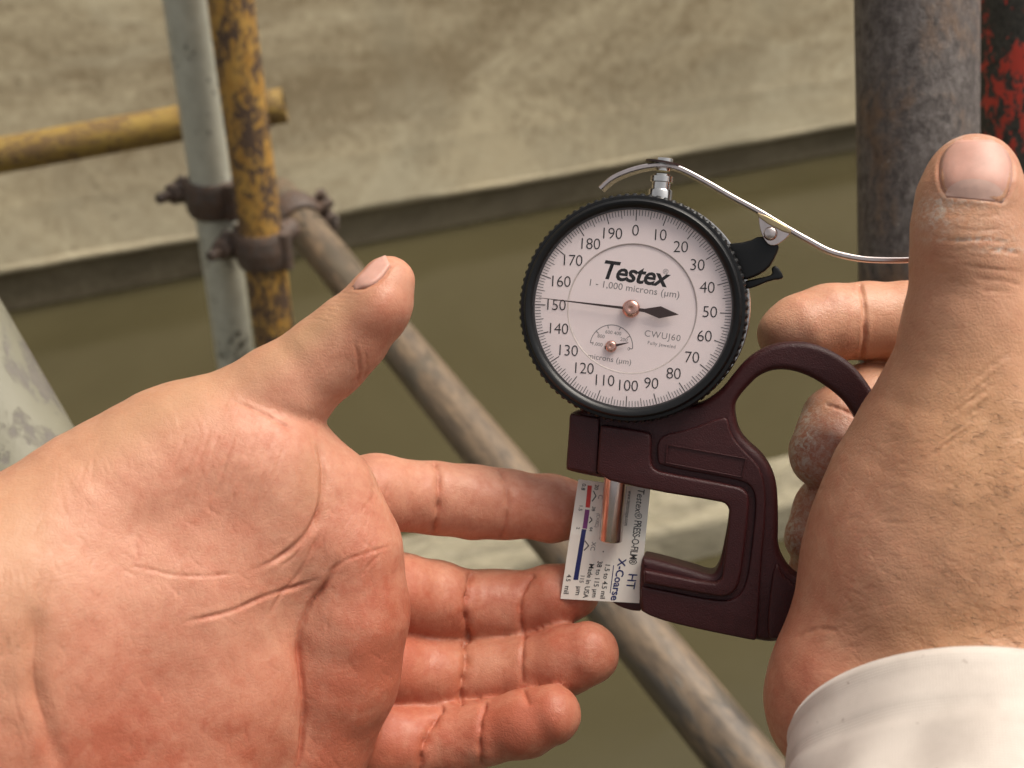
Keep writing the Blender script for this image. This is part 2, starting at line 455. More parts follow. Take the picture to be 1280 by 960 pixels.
# pale concrete sill lying in the water under the tubes
s0, s1 = ray_z(430, 684, 0.13), ray_z(1130, 536, 0.13)
q0, q1 = ray_z(430, 748, 0.13), ray_z(1130, 640, 0.13)
def sill():
    n, mrow = 160, 26
    V, Fq = [], []
    d = (s1 - s0); e0, e1 = s0 - d * 0.9, s1 + d * 0.9
    w0 = q0 - s0
    for i in range(n):
        u = i / (n - 1)
        a = e0 + (e1 - e0) * u
        for k in range(mrow):
            v = k / (mrow - 1)
            if k == 0: p = a + np.array([0, 0, -0.4])
            elif k == mrow - 1: p = a + w0 * 1.03 + np.array([0, 0, -0.4])
            else:
                v = (k - 1) / (mrow - 3)
                p = a + w0 * v
                rough_ = 0.006 if 0.1 < v < 0.66 else 0.0015
                p = p + np.array([0, 0, RNG.normal() * rough_ - (0.02 if v in (0.0, 1.0) else 0) - (0.018 if v > 0.68 else 0)])
            V.append(p)
    for i in range(n - 1):
        for k in range(mrow - 1):
            Fq.append((i * mrow + k, i * mrow + k + 1, (i + 1) * mrow + k + 1, (i + 1) * mrow + k))
    return mesh_obj('concrete_sill', V, Fq, M_sill, None, True)
tag(sill(), 'pale rough concrete sill in the water, seen through the gauge window', 'sill')

# ------------------------------------------------------------------ scaffold tubes
def tube(name, a, b, rad, mat, label, cat='scaffold tube', group=None, n=40, wall_t=0.0035, bend=0.0):
    """hollow steel tube from a to b with open ends"""
    a, b = Vector(a), Vector(b)
    L = (b - a).length
    x, y, z = frame_to(b - a)
    mt = Matrix(((x.x, y.x, z.x, a.x), (x.y, y.y, z.y, a.y), (x.z, y.z, z.z, a.z), (0, 0, 0, 1)))
    ns = 40
    prof = [(rad - wall_t, 0.0), (rad - 0.0006, 0.0), (rad, 0.0006)]
    prof += [(rad, L * i / ns) for i in range(1, ns)]
    prof += [(rad, L - 0.0006), (rad - 0.0006, L), (rad - wall_t, L)]
    V, Fc = lathe(prof, n, close=True)
    V = [(vx + 0.0006 * math.sin(vz * 9 + vx * 30), vy + 0.0006 * math.sin(vz * 7 + 2), vz) for vx, vy, vz in V]
    o = mesh_obj(name, V, Fc, mat, None, True)
    o.data.set_sharp_from_angle(angle=R(50))
    o.matrix_world = mt
    tag(o, label, cat, group)
    return o
def along(a, b, t): return a + (b - a) * t
RT = 0.02415
GT = 'scaffold tubes around the hands'
# white upright: two measured points, then extended both ways
w1p, w2p = P(233, 0, 1.17), P(293, 440, 1.40)
Wt0, Wt1 = along(w1p, w2p, -0.9), along(w1p, w2p, 3.4)
tube('scaffold_tube', Wt0, Wt1, RT, M_white_tube, 'upright scaffold tube with chipped white paint behind the raised thumb', group=GT)
y1p, y2p = P(289, 0, 1.13), P(343, 420, 1.33)
Yt0, Yt1 = along(y1p, y2p, -0.9), along(y1p, y2p, 3.4)
tube('scaffold_tube', Yt0, Yt1, RT, M_yellow_tube, 'upright scaffold tube with worn yellow paint beside the white tube', group=GT)
h1p, h2p = P(0, 194, 1.50), P(356, 132, 1.53)
tube('scaffold_tube', along(h1p, h2p, -1.4), h2p, RT, M_yellow2, 'dull yellow horizontal scaffold tube ending behind the uprights', group=GT)
d1p, d2p = P(385, 290, 1.36), P(905, 925, 0.80)
tube('scaffold_tube', along(d1p, d2p, -0.13), along(d1p, d2p, 1.75), RT, M_grey_tube, 'long dusty grey scaffold tube running diagonally behind both hands', group=GT)
r1p, r2p = P(1144, 0, 0.445), P(1147, 345, 0.460)
tube('scaffold_tube', along(r1p, r2p, -1.6), along(r1p, r2p, 4.5), RT, M_rust_tube, 'bare brown rusted scaffold tube behind the right thumb', group=GT, n=64)
e1p, e2p = P(1302, 0, 0.52), P(1305, 345, 0.535)
tube('scaffold_tube', along(e1p, e2p, -1.6), along(e1p, e2p, 4.5), 0.031, M_red_tube, 'black tube with peeling red paint at the right edge', group=GT, n=64)
l1p, l2p = P(-70, 421, 0.47), P(26, 592, 0.45)
tube('scaffold_tube', along(l1p, l2p, -3.0), along(l1p, l2p, 7), RT * 1.12, M_cream_tube, 'cream painted scaffold tube at the left edge above the wrist', group=GT, n=64)

def coupler(center, axis, toward, label, flip=1, second=None, scale=1.0):
    """half coupler: two curved bands round the tube, hinge, bolt with nut and washer"""
    center = Vector(center); z = Vector(axis).normalized()
    y = Vector(toward); y = (y - z * y.dot(z)).normalized(); x = y.cross(z)
    mt = Matrix(((x.x, y.x, z.x, center.x), (x.y, y.y, z.y, center.y), (x.z, y.z, z.z, center.z), (0, 0, 0, 1)))
    root = empty('scaffold_coupler', mt)
    tag(root, label, 'coupler', 'rusty couplers on the tubes')
    r0, r1, hw = RT + 0.0008, RT + 0.0075, 0.021 * scale
    for nm, a0, a1 in (('clamp_band', 20, 172), ('clamp_band', 188, 340)):
        V, Fc = [], []; n = 20
        for i in range(n + 1):
            a = R(a0 + (a1 - a0) * i / n)
            for (r, zz) in ((r0, -hw), (r1 - 0.002, -hw), (r1, -hw * 0.7), (r1 + 0.0015, 0), (r1, hw * 0.7), (r1 - 0.002, hw), (r0, hw)):
                V.append((r * math.cos(a), r * math.sin(a), zz))
        for i in range(n):
            for q in range(7):
                Fc.append((i * 7 + q, (i + 1) * 7 + q, (i + 1) * 7 + (q + 1) % 7, i * 7 + (q + 1) % 7))
        Fc.append(tuple(range(7))); Fc.append(tuple(n * 7 + q for q in reversed(range(7))))
        mesh_obj(nm, V, Fc, M_clamp, root, False)
    bm = bmesh.new()
    for s in (1, -1):
        vs_ = box_bm(bm, 0.036 * 1, s * 0.0105, 0, 0.022, 0.008, hw * 1.5)
    bmesh.ops.bevel(bm, geom=bm.edges[:], offset=0.0015, segments=2, affect='EDGES')
    bm_obj('bolt_lug', bm, M_clamp, root)
    def rod(name, c, ax, rad, ln, sides=16):
        X, Y, Z = frame_to(ax)
        V, Fc = lathe([(0, -ln / 2), (rad * .9, -ln / 2), (rad, -ln / 2 + 0.001), (rad, ln / 2 - 0.001), (rad * .9, ln / 2), (0, ln / 2)], sides)
        return mesh_obj(name, place(V, c, X, Y, Z), Fc, M_clamp, root, False)
    rod('bolt', (0.038, 0.012 * flip, 0), (0, 1, 0), 0.0062, 0.075)
    rod('nut', (0.038, 0.026 * flip, 0), (0, 1, 0), 0.0125, 0.013, 6)
    rod('washer', (0.038, 0.018 * flip, 0), (0, 1, 0), 0.0145, 0.003, 24)
    rod('hinge_pin', (-0.031, 0, 0), (0, 0, 1), 0.0075, hw * 2.1)
    if second is not None:
        rod('swivel_pivot', tuple(second), (0, 1, 0), 0.013, 0.03, 20)
    return root
wdirv = Vector(w2p - w1p); ydirv = Vector(y2p - y1p); ddirv = Vector(d2p - d1p)
def tube_at(a, b, px, py):
    best = min((abs((lambda q: (q[0] / q[2] * F + 640 - px) ** 2 + (q[1] / q[2] * F + 480 - py) ** 2)((along(a, b, t) - CAM) @ CM)), t) for t in np.linspace(-1, 2, 601))
    return along(a, b, best[1])
lft = Vector(-c_right)
coupler(tube_at(w1p, w2p, 264, 245), wdirv, Vector(c_right * 0.55 + c_fwd * 0.83), 'rusty coupler clamped on the white upright tube', -1)
coupler(tube_at(y1p, y2p, 328, 308), ydirv, Vector(c_right * 0.35 + c_fwd * 0.93), 'rusty coupler clamped on the worn yellow upright tube', -1, (0.0, 0.045, 0))
coupler(tube_at(d1p, d2p, 372, 274), ddirv, Vector(-c_fwd * 0.85 + c_right * 0.3), 'rusty coupler gripping the top end of the diagonal tube', -1)
coupler(tube_at(h1p, h2p, 314, 140), Vector(h2p - h1p), Vector(c_fwd + c_up * 0.2), 'rusty coupler on the horizontal yellow tube, mostly hidden by the uprights', 1)

# ------------------------------------------------------------------ gauge frame of reference
def gauge_basis(roll, tilt, yaw):
    Rr = np.array([[math.cos(roll), math.sin(roll), 0], [-math.sin(roll), math.cos(roll), 0], [0, 0, 1]])   # clockwise
    Rt = np.array([[1, 0, 0], [0, math.cos(tilt), -math.sin(tilt)], [0, math.sin(tilt), math.cos(tilt)]])
    Ry = np.array([[math.cos(yaw), 0, -math.sin(yaw)], [0, 1, 0], [math.sin(yaw), 0, math.cos(yaw)]])
    M3 = Ry @ Rt @ Rr
    flip = np.diag([1, -1, -1])                 # (right, up, back) -> (right, down, depth)
    return flip @ M3                            # columns = gauge axes in camera space
GB = gauge_basis(R(9.0), R(3.5), R(13))
GO = cpt(788, 386, 0.280)
def g_loc(px, py, z=0.0):
    """gauge-local point on the plane local z = z that the pixel sees"""
    d = cpt(px, py, 1.0)
    n = GB[:, 2]
    t = (np.dot(GO, n) + z) / np.dot(d, n)
    return GB.T @ (d * t - GO)
def g_cam(l): return GO + GB @ np.asarray(l, float)
GW = CM @ GB; GWo = w_of_c(GO)
G_MAT = Matrix([[*GW[0], GWo[0]], [*GW[1], GWo[1]], [*GW[2], GWo[2]], [0, 0, 0, 1]])

# ------------------------------------------------------------------ hands: a signed distance field, meshed and then creased
class Field:
    def __init__(self, lo, hi, h):
        self.h = h; self.lo = np.asarray(lo, float)
        self.n = np.ceil((np.asarray(hi) - self.lo) / h).astype(int) + 1
        self.ax = [self.lo[i] + h * np.arange(self.n[i]) for i in range(3)]
    def blank(self): return np.full(self.n, 1.0, np.float32)
    def box(self, lo, hi):
        a = np.clip(np.floor((lo - self.lo) / self.h).astype(int), 0, self.n)
        b = np.clip(np.ceil((hi - self.lo) / self.h).astype(int) + 1, 0, self.n)
        return tuple(slice(int(p), int(q)) for p, q in zip(a, b))
    def grid(self, s):
        return (self.ax[0][s[0]].astype(np.float32)[:, None, None], self.ax[1][s[1]].astype(np.float32)[None, :, None],
                self.ax[2][s[2]].astype(np.float32)[None, None, :])
def smin(a, b, k):
    if k <= 0: return np.minimum(a, b)
    h = np.maximum(k - np.abs(a - b), 0) / k
    return np.minimum(a, b) - h * h * (k * 0.25)
def add_cone(fl, D, a, b, ra, rb, k, margin=0.014):
    lo = np.minimum(a - ra, b - rb) - margin; hi = np.maximum(a + ra, b + rb) + margin
    s = fl.box(lo, hi)
    if 0 in [x.stop - x.start for x in s]: return
    X, Y, Z = fl.grid(s)
    ba = (b - a).astype(np.float32); bb = float(ba @ ba) + 1e-12
    px, py, pz = X - np.float32(a[0]), Y - np.float32(a[1]), Z - np.float32(a[2])
    t = np.clip((px * ba[0] + py * ba[1] + pz * ba[2]) / bb, 0, 1)
    d = np.sqrt((px - t * ba[0]) ** 2 + (py - t * ba[1]) ** 2 + (pz - t * ba[2]) ** 2) - (np.float32(ra) + np.float32(rb - ra) * t)
    D[s] = smin(D[s], d, k)
def add_ell(fl, D, c, axes, rad, k, margin=0.014):
    R_ = max(rad); s = fl.box(c - R_ - margin, c + R_ + margin)
    if 0 in [x.stop - x.start for x in s]: return
    X, Y, Z = fl.grid(s)
    p = (X - np.float32(c[0]), Y - np.float32(c[1]), Z - np.float32(c[2]))
    k0 = 0; k1 = 0
    for ax_, r in zip(axes, rad):
        q = (p[0] * np.float32(ax_[0]) + p[1] * np.float32(ax_[1]) + p[2] * np.float32(ax_[2]))
        k0 = k0 + (q / r) ** 2; k1 = k1 + (q / (r * r)) ** 2
    k0 = np.sqrt(k0); k1 = np.sqrt(k1) + 1e-9
    d = k0 * (k0 - 1.0) / k1
    D[s] = smin(D[s], d.astype(np.float32), k)
def pr(px, py, d, rpx): return cpt(px, py, d), rpx * d / F
def chain(fl, D, pts, k=0.004):
    q = [pr(*p) for p in pts]
    for (a, ra), (b, rb) in zip(q[:-1], q[1:]): add_cone(fl, D, a, b, ra, rb, k)
def pad(fl, D, px, py, d, rx, ry, rz, ang, k):
    """ellipsoid pad: rx, ry in px, rz in m, ang = turn of its long axis in the picture plane"""
    a = R(ang); s = d / F
    add_ell(fl, D, cpt(px, py, d), ((math.cos(a), math.sin(a), 0), (-math.sin(a), math.cos(a), 0), (0, 0, 1)), (rx * s, ry * s, rz), k)

def surface_nets(fl, D):
    h = fl.h
    for ax_ in range(3):                                  # close the forearm where the field ends
        for e in (0, 1, -1, -2):
            sl_ = [slice(None)] * 3; sl_[ax_] = e
            D[tuple(sl_)] = np.maximum(D[tuple(sl_)], h * 0.5)
    ins = D < 0
    nx, ny, nz = D.shape
    cnt = np.zeros((nx - 1, ny - 1, nz - 1), np.int8)
    for dx in (0, 1):
        for dy in (0, 1):
            for dz in (0, 1):
                cnt += ins[dx:nx - 1 + dx, dy:ny - 1 + dy, dz:nz - 1 + dz]
    act = (cnt > 0) & (cnt < 8)
    I = np.argwhere(act); idx = np.full(act.shape, -1, np.int32); idx[act] = np.arange(len(I))
    acc = np.zeros((len(I), 3)); wt = np.zeros(len(I))
    corners = [(a, b, c) for a in (0, 1) for b in (0, 1) for c in (0, 1)]
    val = {c: D[I[:, 0] + c[0], I[:, 1] + c[1], I[:, 2] + c[2]] for c in corners}
    for c in corners:
        for ax_ in range(3):
            if c[ax_] == 0:
                e = list(c); e[ax_] = 1; e = tuple(e)
                v0, v1 = val[c], val[e]
                cr = (v0 < 0) != (v1 < 0)
                t = np.where(cr, v0 / np.where(cr, v0 - v1, 1), 0)
                p = np.array(c, float)[None, :].repeat(len(I), 0); p[:, ax_] = t
                acc += p * cr[:, None]; wt += cr
    V = fl.lo + (I + acc / wt[:, None]) * h
    Q = []
    for ax_ in range(3):
        u, v = (ax_ + 1) % 3, (ax_ + 2) % 3
        s0 = [slice(None)] * 3; s1 = [slice(None)] * 3
        s0[ax_] = slice(0, -1); s1[ax_] = slice(1, None)
        ch = ins[tuple(s0)] != ins[tuple(s1)]
        E = np.argwhere(ch)
        ok = (E[:, u] > 0) & (E[:, v] > 0) & (E[:, u] < D.shape[u] - 1) & (E[:, v] < D.shape[v] - 1)
        E = E[ok]
        out = ins[E[:, 0], E[:, 1], E[:, 2]]
        def cell(du, dv):
            C = E.copy(); C[:, u] += du; C[:, v] += dv
            return idx[C[:, 0], C[:, 1], C[:, 2]]
        q = np.stack([cell(-1, -1), cell(0, -1), cell(0, 0), cell(-1, 0)], 1)
        q[~out] = q[~out][:, ::-1]
        Q.append(q)
    return V, np.concatenate(Q)
def vsmooth(V, Q, it, lam=0.5, mu=-0.52):
    E = np.concatenate([Q[:, [0, 1]], Q[:, [1, 2]], Q[:, [2, 3]], Q[:, [3, 0]]])
    n = len(V); deg = np.bincount(E.ravel(), minlength=n).astype(float)
    for i in range(it):
        f = lam if i % 2 == 0 else mu
        L = np.empty_like(V)
        for a in range(3):
            L[:, a] = (np.bincount(E[:, 0], V[E[:, 1], a], n) + np.bincount(E[:, 1], V[E[:, 0], a], n)) / deg - V[:, a]
        V = V + f * L
    return V
def vnormals(V, Q):
    fn = np.cross(V[Q[:, 2]] - V[Q[:, 0]], V[Q[:, 3]] - V[Q[:, 1]])
    N = np.zeros_like(V)
    for a in range(3):
        for c in range(4): N[:, a] += np.bincount(Q[:, c], fn[:, a], len(V))
    return N / (np.linalg.norm(N, axis=1, keepdims=True) + 1e-20)
def subdivide(V, Q):
    """split every quad in four, then relax"""
    n = len(V)
    E = np.concatenate([Q[:, [0, 1]], Q[:, [1, 2]], Q[:, [2, 3]], Q[:, [3, 0]]])
    key = np.minimum(E[:, 0], E[:, 1]).astype(np.int64) * n + np.maximum(E[:, 0], E[:, 1])
    uq, inv = np.unique(key, return_inverse=True)
    mid = 0.5 * (V[uq // n] + V[uq % n])
    cen = V[Q].mean(1)
    m = len(Q); e = (n + inv).reshape(4, m); c = n + len(uq) + np.arange(m)
    Q2 = np.concatenate([np.stack([Q[:, i], e[i], c, e[i - 1]], 1) for i in range(4)])
    V2 = np.concatenate([V, mid, cen])
    return vsmooth(V2, Q2, 4), Q2
def lumps(V, amp, freq, seed, n=14):
    r = np.random.default_rng(seed); out = np.zeros(len(V))
    for _ in range(n):
        k = r.normal(size=3); k *= freq * r.uniform(0.6, 1.5) / np.linalg.norm(k)
        out += np.sin(V @ k + r.uniform(0, 6.28))
    return out * amp / math.sqrt(n)

class Hand:
    """finishes a meshed hand: visible-side test, creases, tints"""
    def __init__(self, V, Q):
        self.V, self.Q = V, Q
        self.N = vnormals(V, Q)
        self.refresh()
        self.tint = np.zeros((len(V), 3))
        self.disp = np.zeros(len(V))
    def refresh(self):
        V = self.V
        self.px = np.stack([V[:, 0] / V[:, 2] * F + 640, V[:, 1] / V[:, 2] * F + 480], 1)
        view = -V / np.linalg.norm(V, axis=1, keepdims=True)
        self.face = np.sum(self.N * view, 1)
        cell = 5.0
        gx = np.clip(((self.px[:, 0] + 400) / cell).astype(int), 0, 400); gy = np.clip(((self.px[:, 1] + 400) / cell).astype(int), 0, 400)
        zb = np.full((401, 401), 9.0); np.minimum.at(zb, (gx, gy), V[:, 2])
        f_ = np.clip((self.face - 0.02) / 0.38, 0, 1)
        self.wt = f_ * f_ * (3 - 2 * f_) * np.clip((zb[gx, gy] + 0.0065 - V[:, 2]) / 0.003, 0, 1)
        self.vis = (V[:, 2] < zb[gx, gy] + 0.004) & (self.face > -0.1)
        self.vidx = np.where(self.vis)[0]
    def near(self, pts, step=2.0, pad_=16):
        c = catmull(pts, step)
        lo, hi = c.min(0) - pad_, c.max(0) + pad_
        x_ = self.px[self.vidx, 0]; y_ = self.px[self.vidx, 1]
        sel = self.vidx[(x_ > lo[0]) & (x_ < hi[0]) & (y_ > lo[1]) & (y_ < hi[1])]
        if len(sel) == 0: return sel, None, None, None
        d = np.full(len(sel), 1e9); ti = np.zeros(len(sel), int)
        for i, p in enumerate(c):
            q = np.hypot(self.px[sel, 0] - p[0], self.px[sel, 1] - p[1])
            mk = q < d; d[mk] = q[mk]; ti[mk] = i
        return sel, d, ti / max(1, len(c) - 1), c
    def crease(self, pts, depth, w, flank=0.3, red=0.25, taper=0.18):
        sel, d, t, _ = self.near(pts)
        if len(sel) == 0: return
        flank *= 0.25; w = max(1.9, w * 0.72); depth *= 0.8
        tp = np.clip(np.minimum(t, 1 - t) / max(taper, 1e-3), 0, 1) if taper > 0 else 1.0
        tp = tp * tp * (3 - 2 * tp) if taper > 0 else 1.0
        tp = tp * self.wt[sel] * (0.8 + 0.2 * np.sin(t * 23 + pts[0][0]))
        g = np.exp(-(d / w) ** 2)
        self.disp[sel] -= depth * 1e-3 * tp * (g - flank * np.exp(-((d - 2.3 * w) / (1.4 * w)) ** 2))
        self.tint[sel, 0] += red * tp * np.exp(-(d / (w * 1.3)) ** 2)
    def blob(self, ch, x, y, rx, ry, amt, ang=0.0, dep=None):
        a = R(ang); dx, dy = self.px[:, 0] - x, self.px[:, 1] - y
        u = (dx * math.cos(a) + dy * math.sin(a)) / rx; v = (-dx * math.sin(a) + dy * math.cos(a)) / ry
        g = amt * np.exp(-(u * u + v * v))
        if dep is not None: g = g * (self.V[:, 2] > dep[0]) * (self.V[:, 2] < dep[1])
        self.tint[:, ch] += g
    def push(self, x, y, rx, ry, mm, ang=0.0, dep=None):
        a = R(ang); dx, dy = self.px[:, 0] - x, self.px[:, 1] - y
        u = (dx * math.cos(a) + dy * math.sin(a)) / rx; v = (-dx * math.sin(a) + dy * math.cos(a)) / ry
        g = mm * 1e-3 * np.exp(-(u * u + v * v)) * self.wt
        if dep is not None: g = g * (self.V[:, 2] > dep[0]) * (self.V[:, 2] < dep[1])
        self.disp += g
    def apply(self):
        self.V = self.V + self.N * self.disp[:, None]
        self.disp[:] = 0
        self.N = vnormals(self.V, self.Q); self.refresh()
    def build(self, name, mat, origin_c):
        o_w = w_of_c(origin_c)
        me = fast_mesh(name, w_of_c(self.V) - o_w, self.Q)
        at = me.color_attributes.new('skin', 'FLOAT_COLOR', 'POINT')
        col = np.ones((len(self.V), 4), np.float32); col[:, :3] = np.clip(self.tint, 0, 1)
        at.data.foreach_set('color', col.ravel())
        o = link_mesh(name, me, mat)
        o.location = o_w
        return o
def nail_patch(hand, outline, rows, parent, mat, lift=0.0005, name='fingernail', thick=0.0005, curve_n=14):
    """outline: two polylines (left side, right side) from base to tip; the plate lies on the finger's own surface"""
    L = catmull(outline[0], 1); Rr = catmull(outline[1], 1)
    Vh, Qh = hand['V'], hand['Q']
    pc = np.concatenate([L, Rr]); lo_, hi_ = pc.min(0) - 25, pc.max(0) + 25
    pxy = Vh[:, :2] / Vh[:, 2:] * F + np.array([640, 480])
    inn = np.all((pxy > lo_) & (pxy < hi_), axis=1)
    Qs = Qh[inn[Qh].all(1)]; us_, iv_ = np.unique(Qs, return_inverse=True)
    tree = BVHTree.FromPolygons([tuple(v) for v in Vh[us_]], [tuple(q) for q in iv_.reshape(-1, 4)])
    g = []
    for i in range(rows):
        t = i / (rows - 1)
        a = L[int(t * (len(L) - 1))]; b = Rr[int(t * (len(Rr) - 1))]
        for j in range(curve_n):
            p = a + (b - a) * j / (curve_n - 1)
            d = cpt(p[0], p[1], 1.0); d = d / np.linalg.norm(d)
            hit, nrm, fi, dist = tree.ray_cast(Vector((0, 0, 0)), Vector(d))
            g.append((np.array(hit), np.array(nrm)) if hit is not None else None)
    # fill any misses from neighbours
    last = next(x for x in g if x is not None)
    for i, x in enumerate(g):
        if x is None: g[i] = last
        else: last = x
    Pp = np.array([x[0] for x in g]).reshape(rows, curve_n, 3)
    Nn = np.array([x[1] for x in g]).reshape(rows, curve_n, 3)
    for _ in range(6):                                  # even the plate out
        S = Pp.copy(); S[1:-1, 1:-1] = 0.25 * (Pp[2:, 1:-1] + Pp[:-2, 1:-1] + Pp[1:-1, 2:] + Pp[1:-1, :-2]); Pp = 0.5 * Pp + 0.5 * S
        S = Nn.copy(); S[1:-1, 1:-1] = 0.25 * (Nn[2:, 1:-1] + Nn[:-2, 1:-1] + Nn[1:-1, 2:] + Nn[1:-1, :-2]); Nn = S
    Nn /= np.linalg.norm(Nn, axis=2, keepdims=True)
    jj = np.linspace(-1, 1, curve_n)[None, :, None]; ii = np.linspace(0, 1, rows)[:, None, None]
    edge = np.clip((1 - np.abs(jj)) * 5, 0, 1) * np.clip((ii - .06) * 5, -.9, 1)
    top = Pp + Nn * (lift * (0.15 + 0.85 * edge))
    bot = top - Nn * thick
    V = np.concatenate([top.reshape(-1, 3), bot.reshape(-1, 3)])
    n = rows * curve_n; Fc = []
    for i in range(rows - 1):
        for j in range(curve_n - 1):
            q = (i * curve_n + j, i * curve_n + j + 1, (i + 1) * curve_n + j + 1, (i + 1) * curve_n + j)
            Fc.append(q); Fc.append(tuple(n + k for k in reversed(q)))
    ring = [j for j in range(curve_n)] + [i * curve_n + curve_n - 1 for i in range(1, rows)] + [(rows - 1) * curve_n + j for j in reversed(range(curve_n - 1))] + [i * curve_n for i in reversed(range(1, rows - 1))]
    for a, b in zip(ring, ring[1:] + ring[:1]): Fc.append((b, a, a + n, b + n))
    Vw = w_of_c(V) - np.array(parent.location)
    me = bpy.data.meshes.new(name); me.from_pydata([tuple(v) for v in Vw], [], Fc); me.update()
    bm = bmesh.new(); bm.from_mesh(me); bmesh.ops.recalc_face_normals(bm, faces=bm.faces[:]); bm.to_mesh(me); bm.free()
    return link_mesh(name, me, mat, parent, True), Pp, Nn

VOX = 0.00085
# ---------------------------------------------------------------- the open hand on the left
def left_hand():
    fl = Field((-0.165, -0.045, 0.185), (0.040, 0.145, 0.325), VOX)
    A = fl.blank()
    K = 0.010
    # wrist, forearm and the back of the palm
    chain(fl, A, [(-150, 815, .232, 142), (40, 738, .252, 130), (150, 645, .262, 105), (225, 592, .266, 90), (285, 560, .268, 81)], K)
    chain(fl, A, [(-150, 960, .236, 150), (60, 900, .256, 150), (230, 860, .266, 118), (390, 890, .281, 70)], K)
    chain(fl, A, [(-150, 900, .240, 150), (60, 810, .256, 145), (240, 740, .2655, 112), (405, 712, .279, 68)], K)
    chain(fl, A, [(240, 740, .2655, 105), (396, 636, .278, 60)], K)
    chain(fl, A, [(230, 840, .270, 100), (420, 800, .281, 74)], K)
    chain(fl, A, [(60, 1010, .250, 120), (220, 1000, .262, 110), (335, 985, .276, 70)], K)
    # the row of pads under the fingers
    chain(fl, A, [(408, 620, .271, 58), (430, 692, .271, 61), (437, 770, .271, 62), (424, 850, .272, 60), (390, 935, .274, 60), (345, 1010, .276, 60)], 0.006)
    # ball of the thumb and heel of the hand, meeting in the folds of the palm
    pad(fl, A, 290, 615, .2635, 132, 96, .0150, 38, 0.010)
    pad(fl, A, 335, 578, .2660, 72, 72, .0150, 0, 0.008)
    pad(fl, A, 190, 880, .2615, 165, 175, .0205, 0, 0.008)
    pad(fl, A, 310, 860, .2660, 70, 135, .0165, 0, 0.004)
    pad(fl, A, 200, 720, .2600, 120, 90, .0150, 20, 0.006)
    D = A.copy()
    # thumb
    T = fl.blank()
    chain(fl, T, [(250, 566, .266, 86), (352, 492, .267, 60), (408, 446, .267, 52), (437, 419, .266, 47), (471, 381, .265, 39), (485, 353, .265, 33)], 0.003)
    pad(fl, T, 472, 390, .2635, 42, 30, .0082, -52, 0.004)
    D = np.minimum(D, smin(A, T, 0.003))
    fingers = [
        [(400, 630, .286, 52), (470, 617, .297, 48), (547, 623, .3055, 43), (590, 627, .308, 45), (632, 630, .3095, 41), (690, 636, .311, 40), (735, 640, .3125, 33)],
        [(415, 725, .288, 54), (500, 741, .300, 47), (545, 749, .306, 46), (586, 755, .311, 41), (622, 756, .312, 42), (655, 755, .311, 38), (690, 746, .309, 38), (715, 739, .3083, 35)],
        [(405, 815, .287, 52), (490, 835, .297, 44), (540, 841, .302, 42), (580, 843, .305, 38), (618, 841, .305, 40), (658, 837, .3035, 39), (705, 826, .2995, 41), (734, 817, .2965, 39)],
        [(390, 905, .284, 50), (470, 926, .290, 44), (510, 928, .2925, 43), (540, 928, .294, 40), (572, 924, .2935, 41), (604, 917, .2915, 37), (655, 904, .288, 39), (690, 893, .2855, 37)],
    ]
    for f in fingers:
        B = fl.blank(); chain(fl, B, f, 0.003)
        D = smin(D, smin(A, B, 0.0028), 0.0020)
    V, Q = surface_nets(fl, D)
    V = vsmooth(V, Q, 6); V, Q = subdivide(V, Q)
    h = Hand(V, Q)
    h.disp += lumps(V, 0.00016, 260, 3) + lumps(V, 0.00007, 700, 5)
    C = h.crease
    # folds round the ball of the thumb
    C([(374, 540), (396, 553), (405, 578), (405, 610), (398, 640), (385, 664), (364, 686), (336, 704), (300, 718)], 1.1, 4.0, .35, .35, .3)
    C([(374, 540), (398, 556), (408, 585), (402, 640), (372, 690)], .9, 11, .1, .0, .3)
    C([(300, 716), (255, 720), (215, 718), (185, 711), (158, 708)], .35, 3.0, .3, .15)
    C([(405, 655), (392, 682), (380, 705), (370, 722), (352, 742), (334, 775)], .5, 3.0, .3, .2)
    C([(402, 590), (396, 640), (372, 690), (345, 712)], .35, 2.4, .3, .1)
    C([(405, 722), (372, 733), (330, 746), (285, 765), (220, 780)], .75, 3.4, .3, .35)
    # deep fold between heel and finger pads
    C([(436, 672), (420, 706), (404, 735), (387, 757), (377, 783), (374, 805), (378, 850), (381, 890), (377, 930), (370, 965), (360, 1000)], 1.5, 3.6, .35, .5, .25)
    C([(430, 690), (395, 752), (375, 805), (381, 890), (370, 965)], 1.3, 12, .1, .0, .3)
    C([(492, 682), (462, 690), (430, 702), (405, 722)], .4, 3, .3, .2)
    C([(478, 690), (462, 705), (452, 722)], .3, 2.6, .3, .2)
    C([(470, 668), (455, 700), (440, 745)], .2, 3, .3, .1)
    # wrist
    C([(58, 700), (52, 735), (45, 775), (41, 815), (44, 860), (56, 905), (72, 950), (88, 1000)], 1.7, 17, .2, .05, .35)
    C([(52, 745), (44, 790), (42, 835), (50, 885), (68, 940)], .4, 2.6, .0, .3, .4)
    C([(66, 715), (58, 740), (50, 770)], .3, 2.4, .2, .1, .3); C([(35, 830), (48, 880), (62, 915)], .3, 2.4, .2, .1, .3)
    C([(24, 700), (32, 740), (24, 790), (20, 830)], .22, 2.6, .3, .05, .3)
    C([(14, 850), (22, 890), (40, 935)], .2, 2.5, .3, .05, .3)
    for i in range(26):
        x = random.uniform(-10, 48); y = random.uniform(700, 940)
        C([(x, y), (x + random.uniform(-6, 6), y + 16), (x + random.uniform(-10, 10), y + random.uniform(25, 45))], .16, 1.8, .3, .03)
    # thumb joints
    C([(285, 498), (315, 510), (345, 525), (372, 542)], .45, 2.6, .3, .2)
    C([(330, 515), (355, 536), (374, 546)], .25, 2.2, .3, .1)
    C([(441, 425), (447, 443), (449, 464), (445, 482)], .45, 3.0, .4, .2)
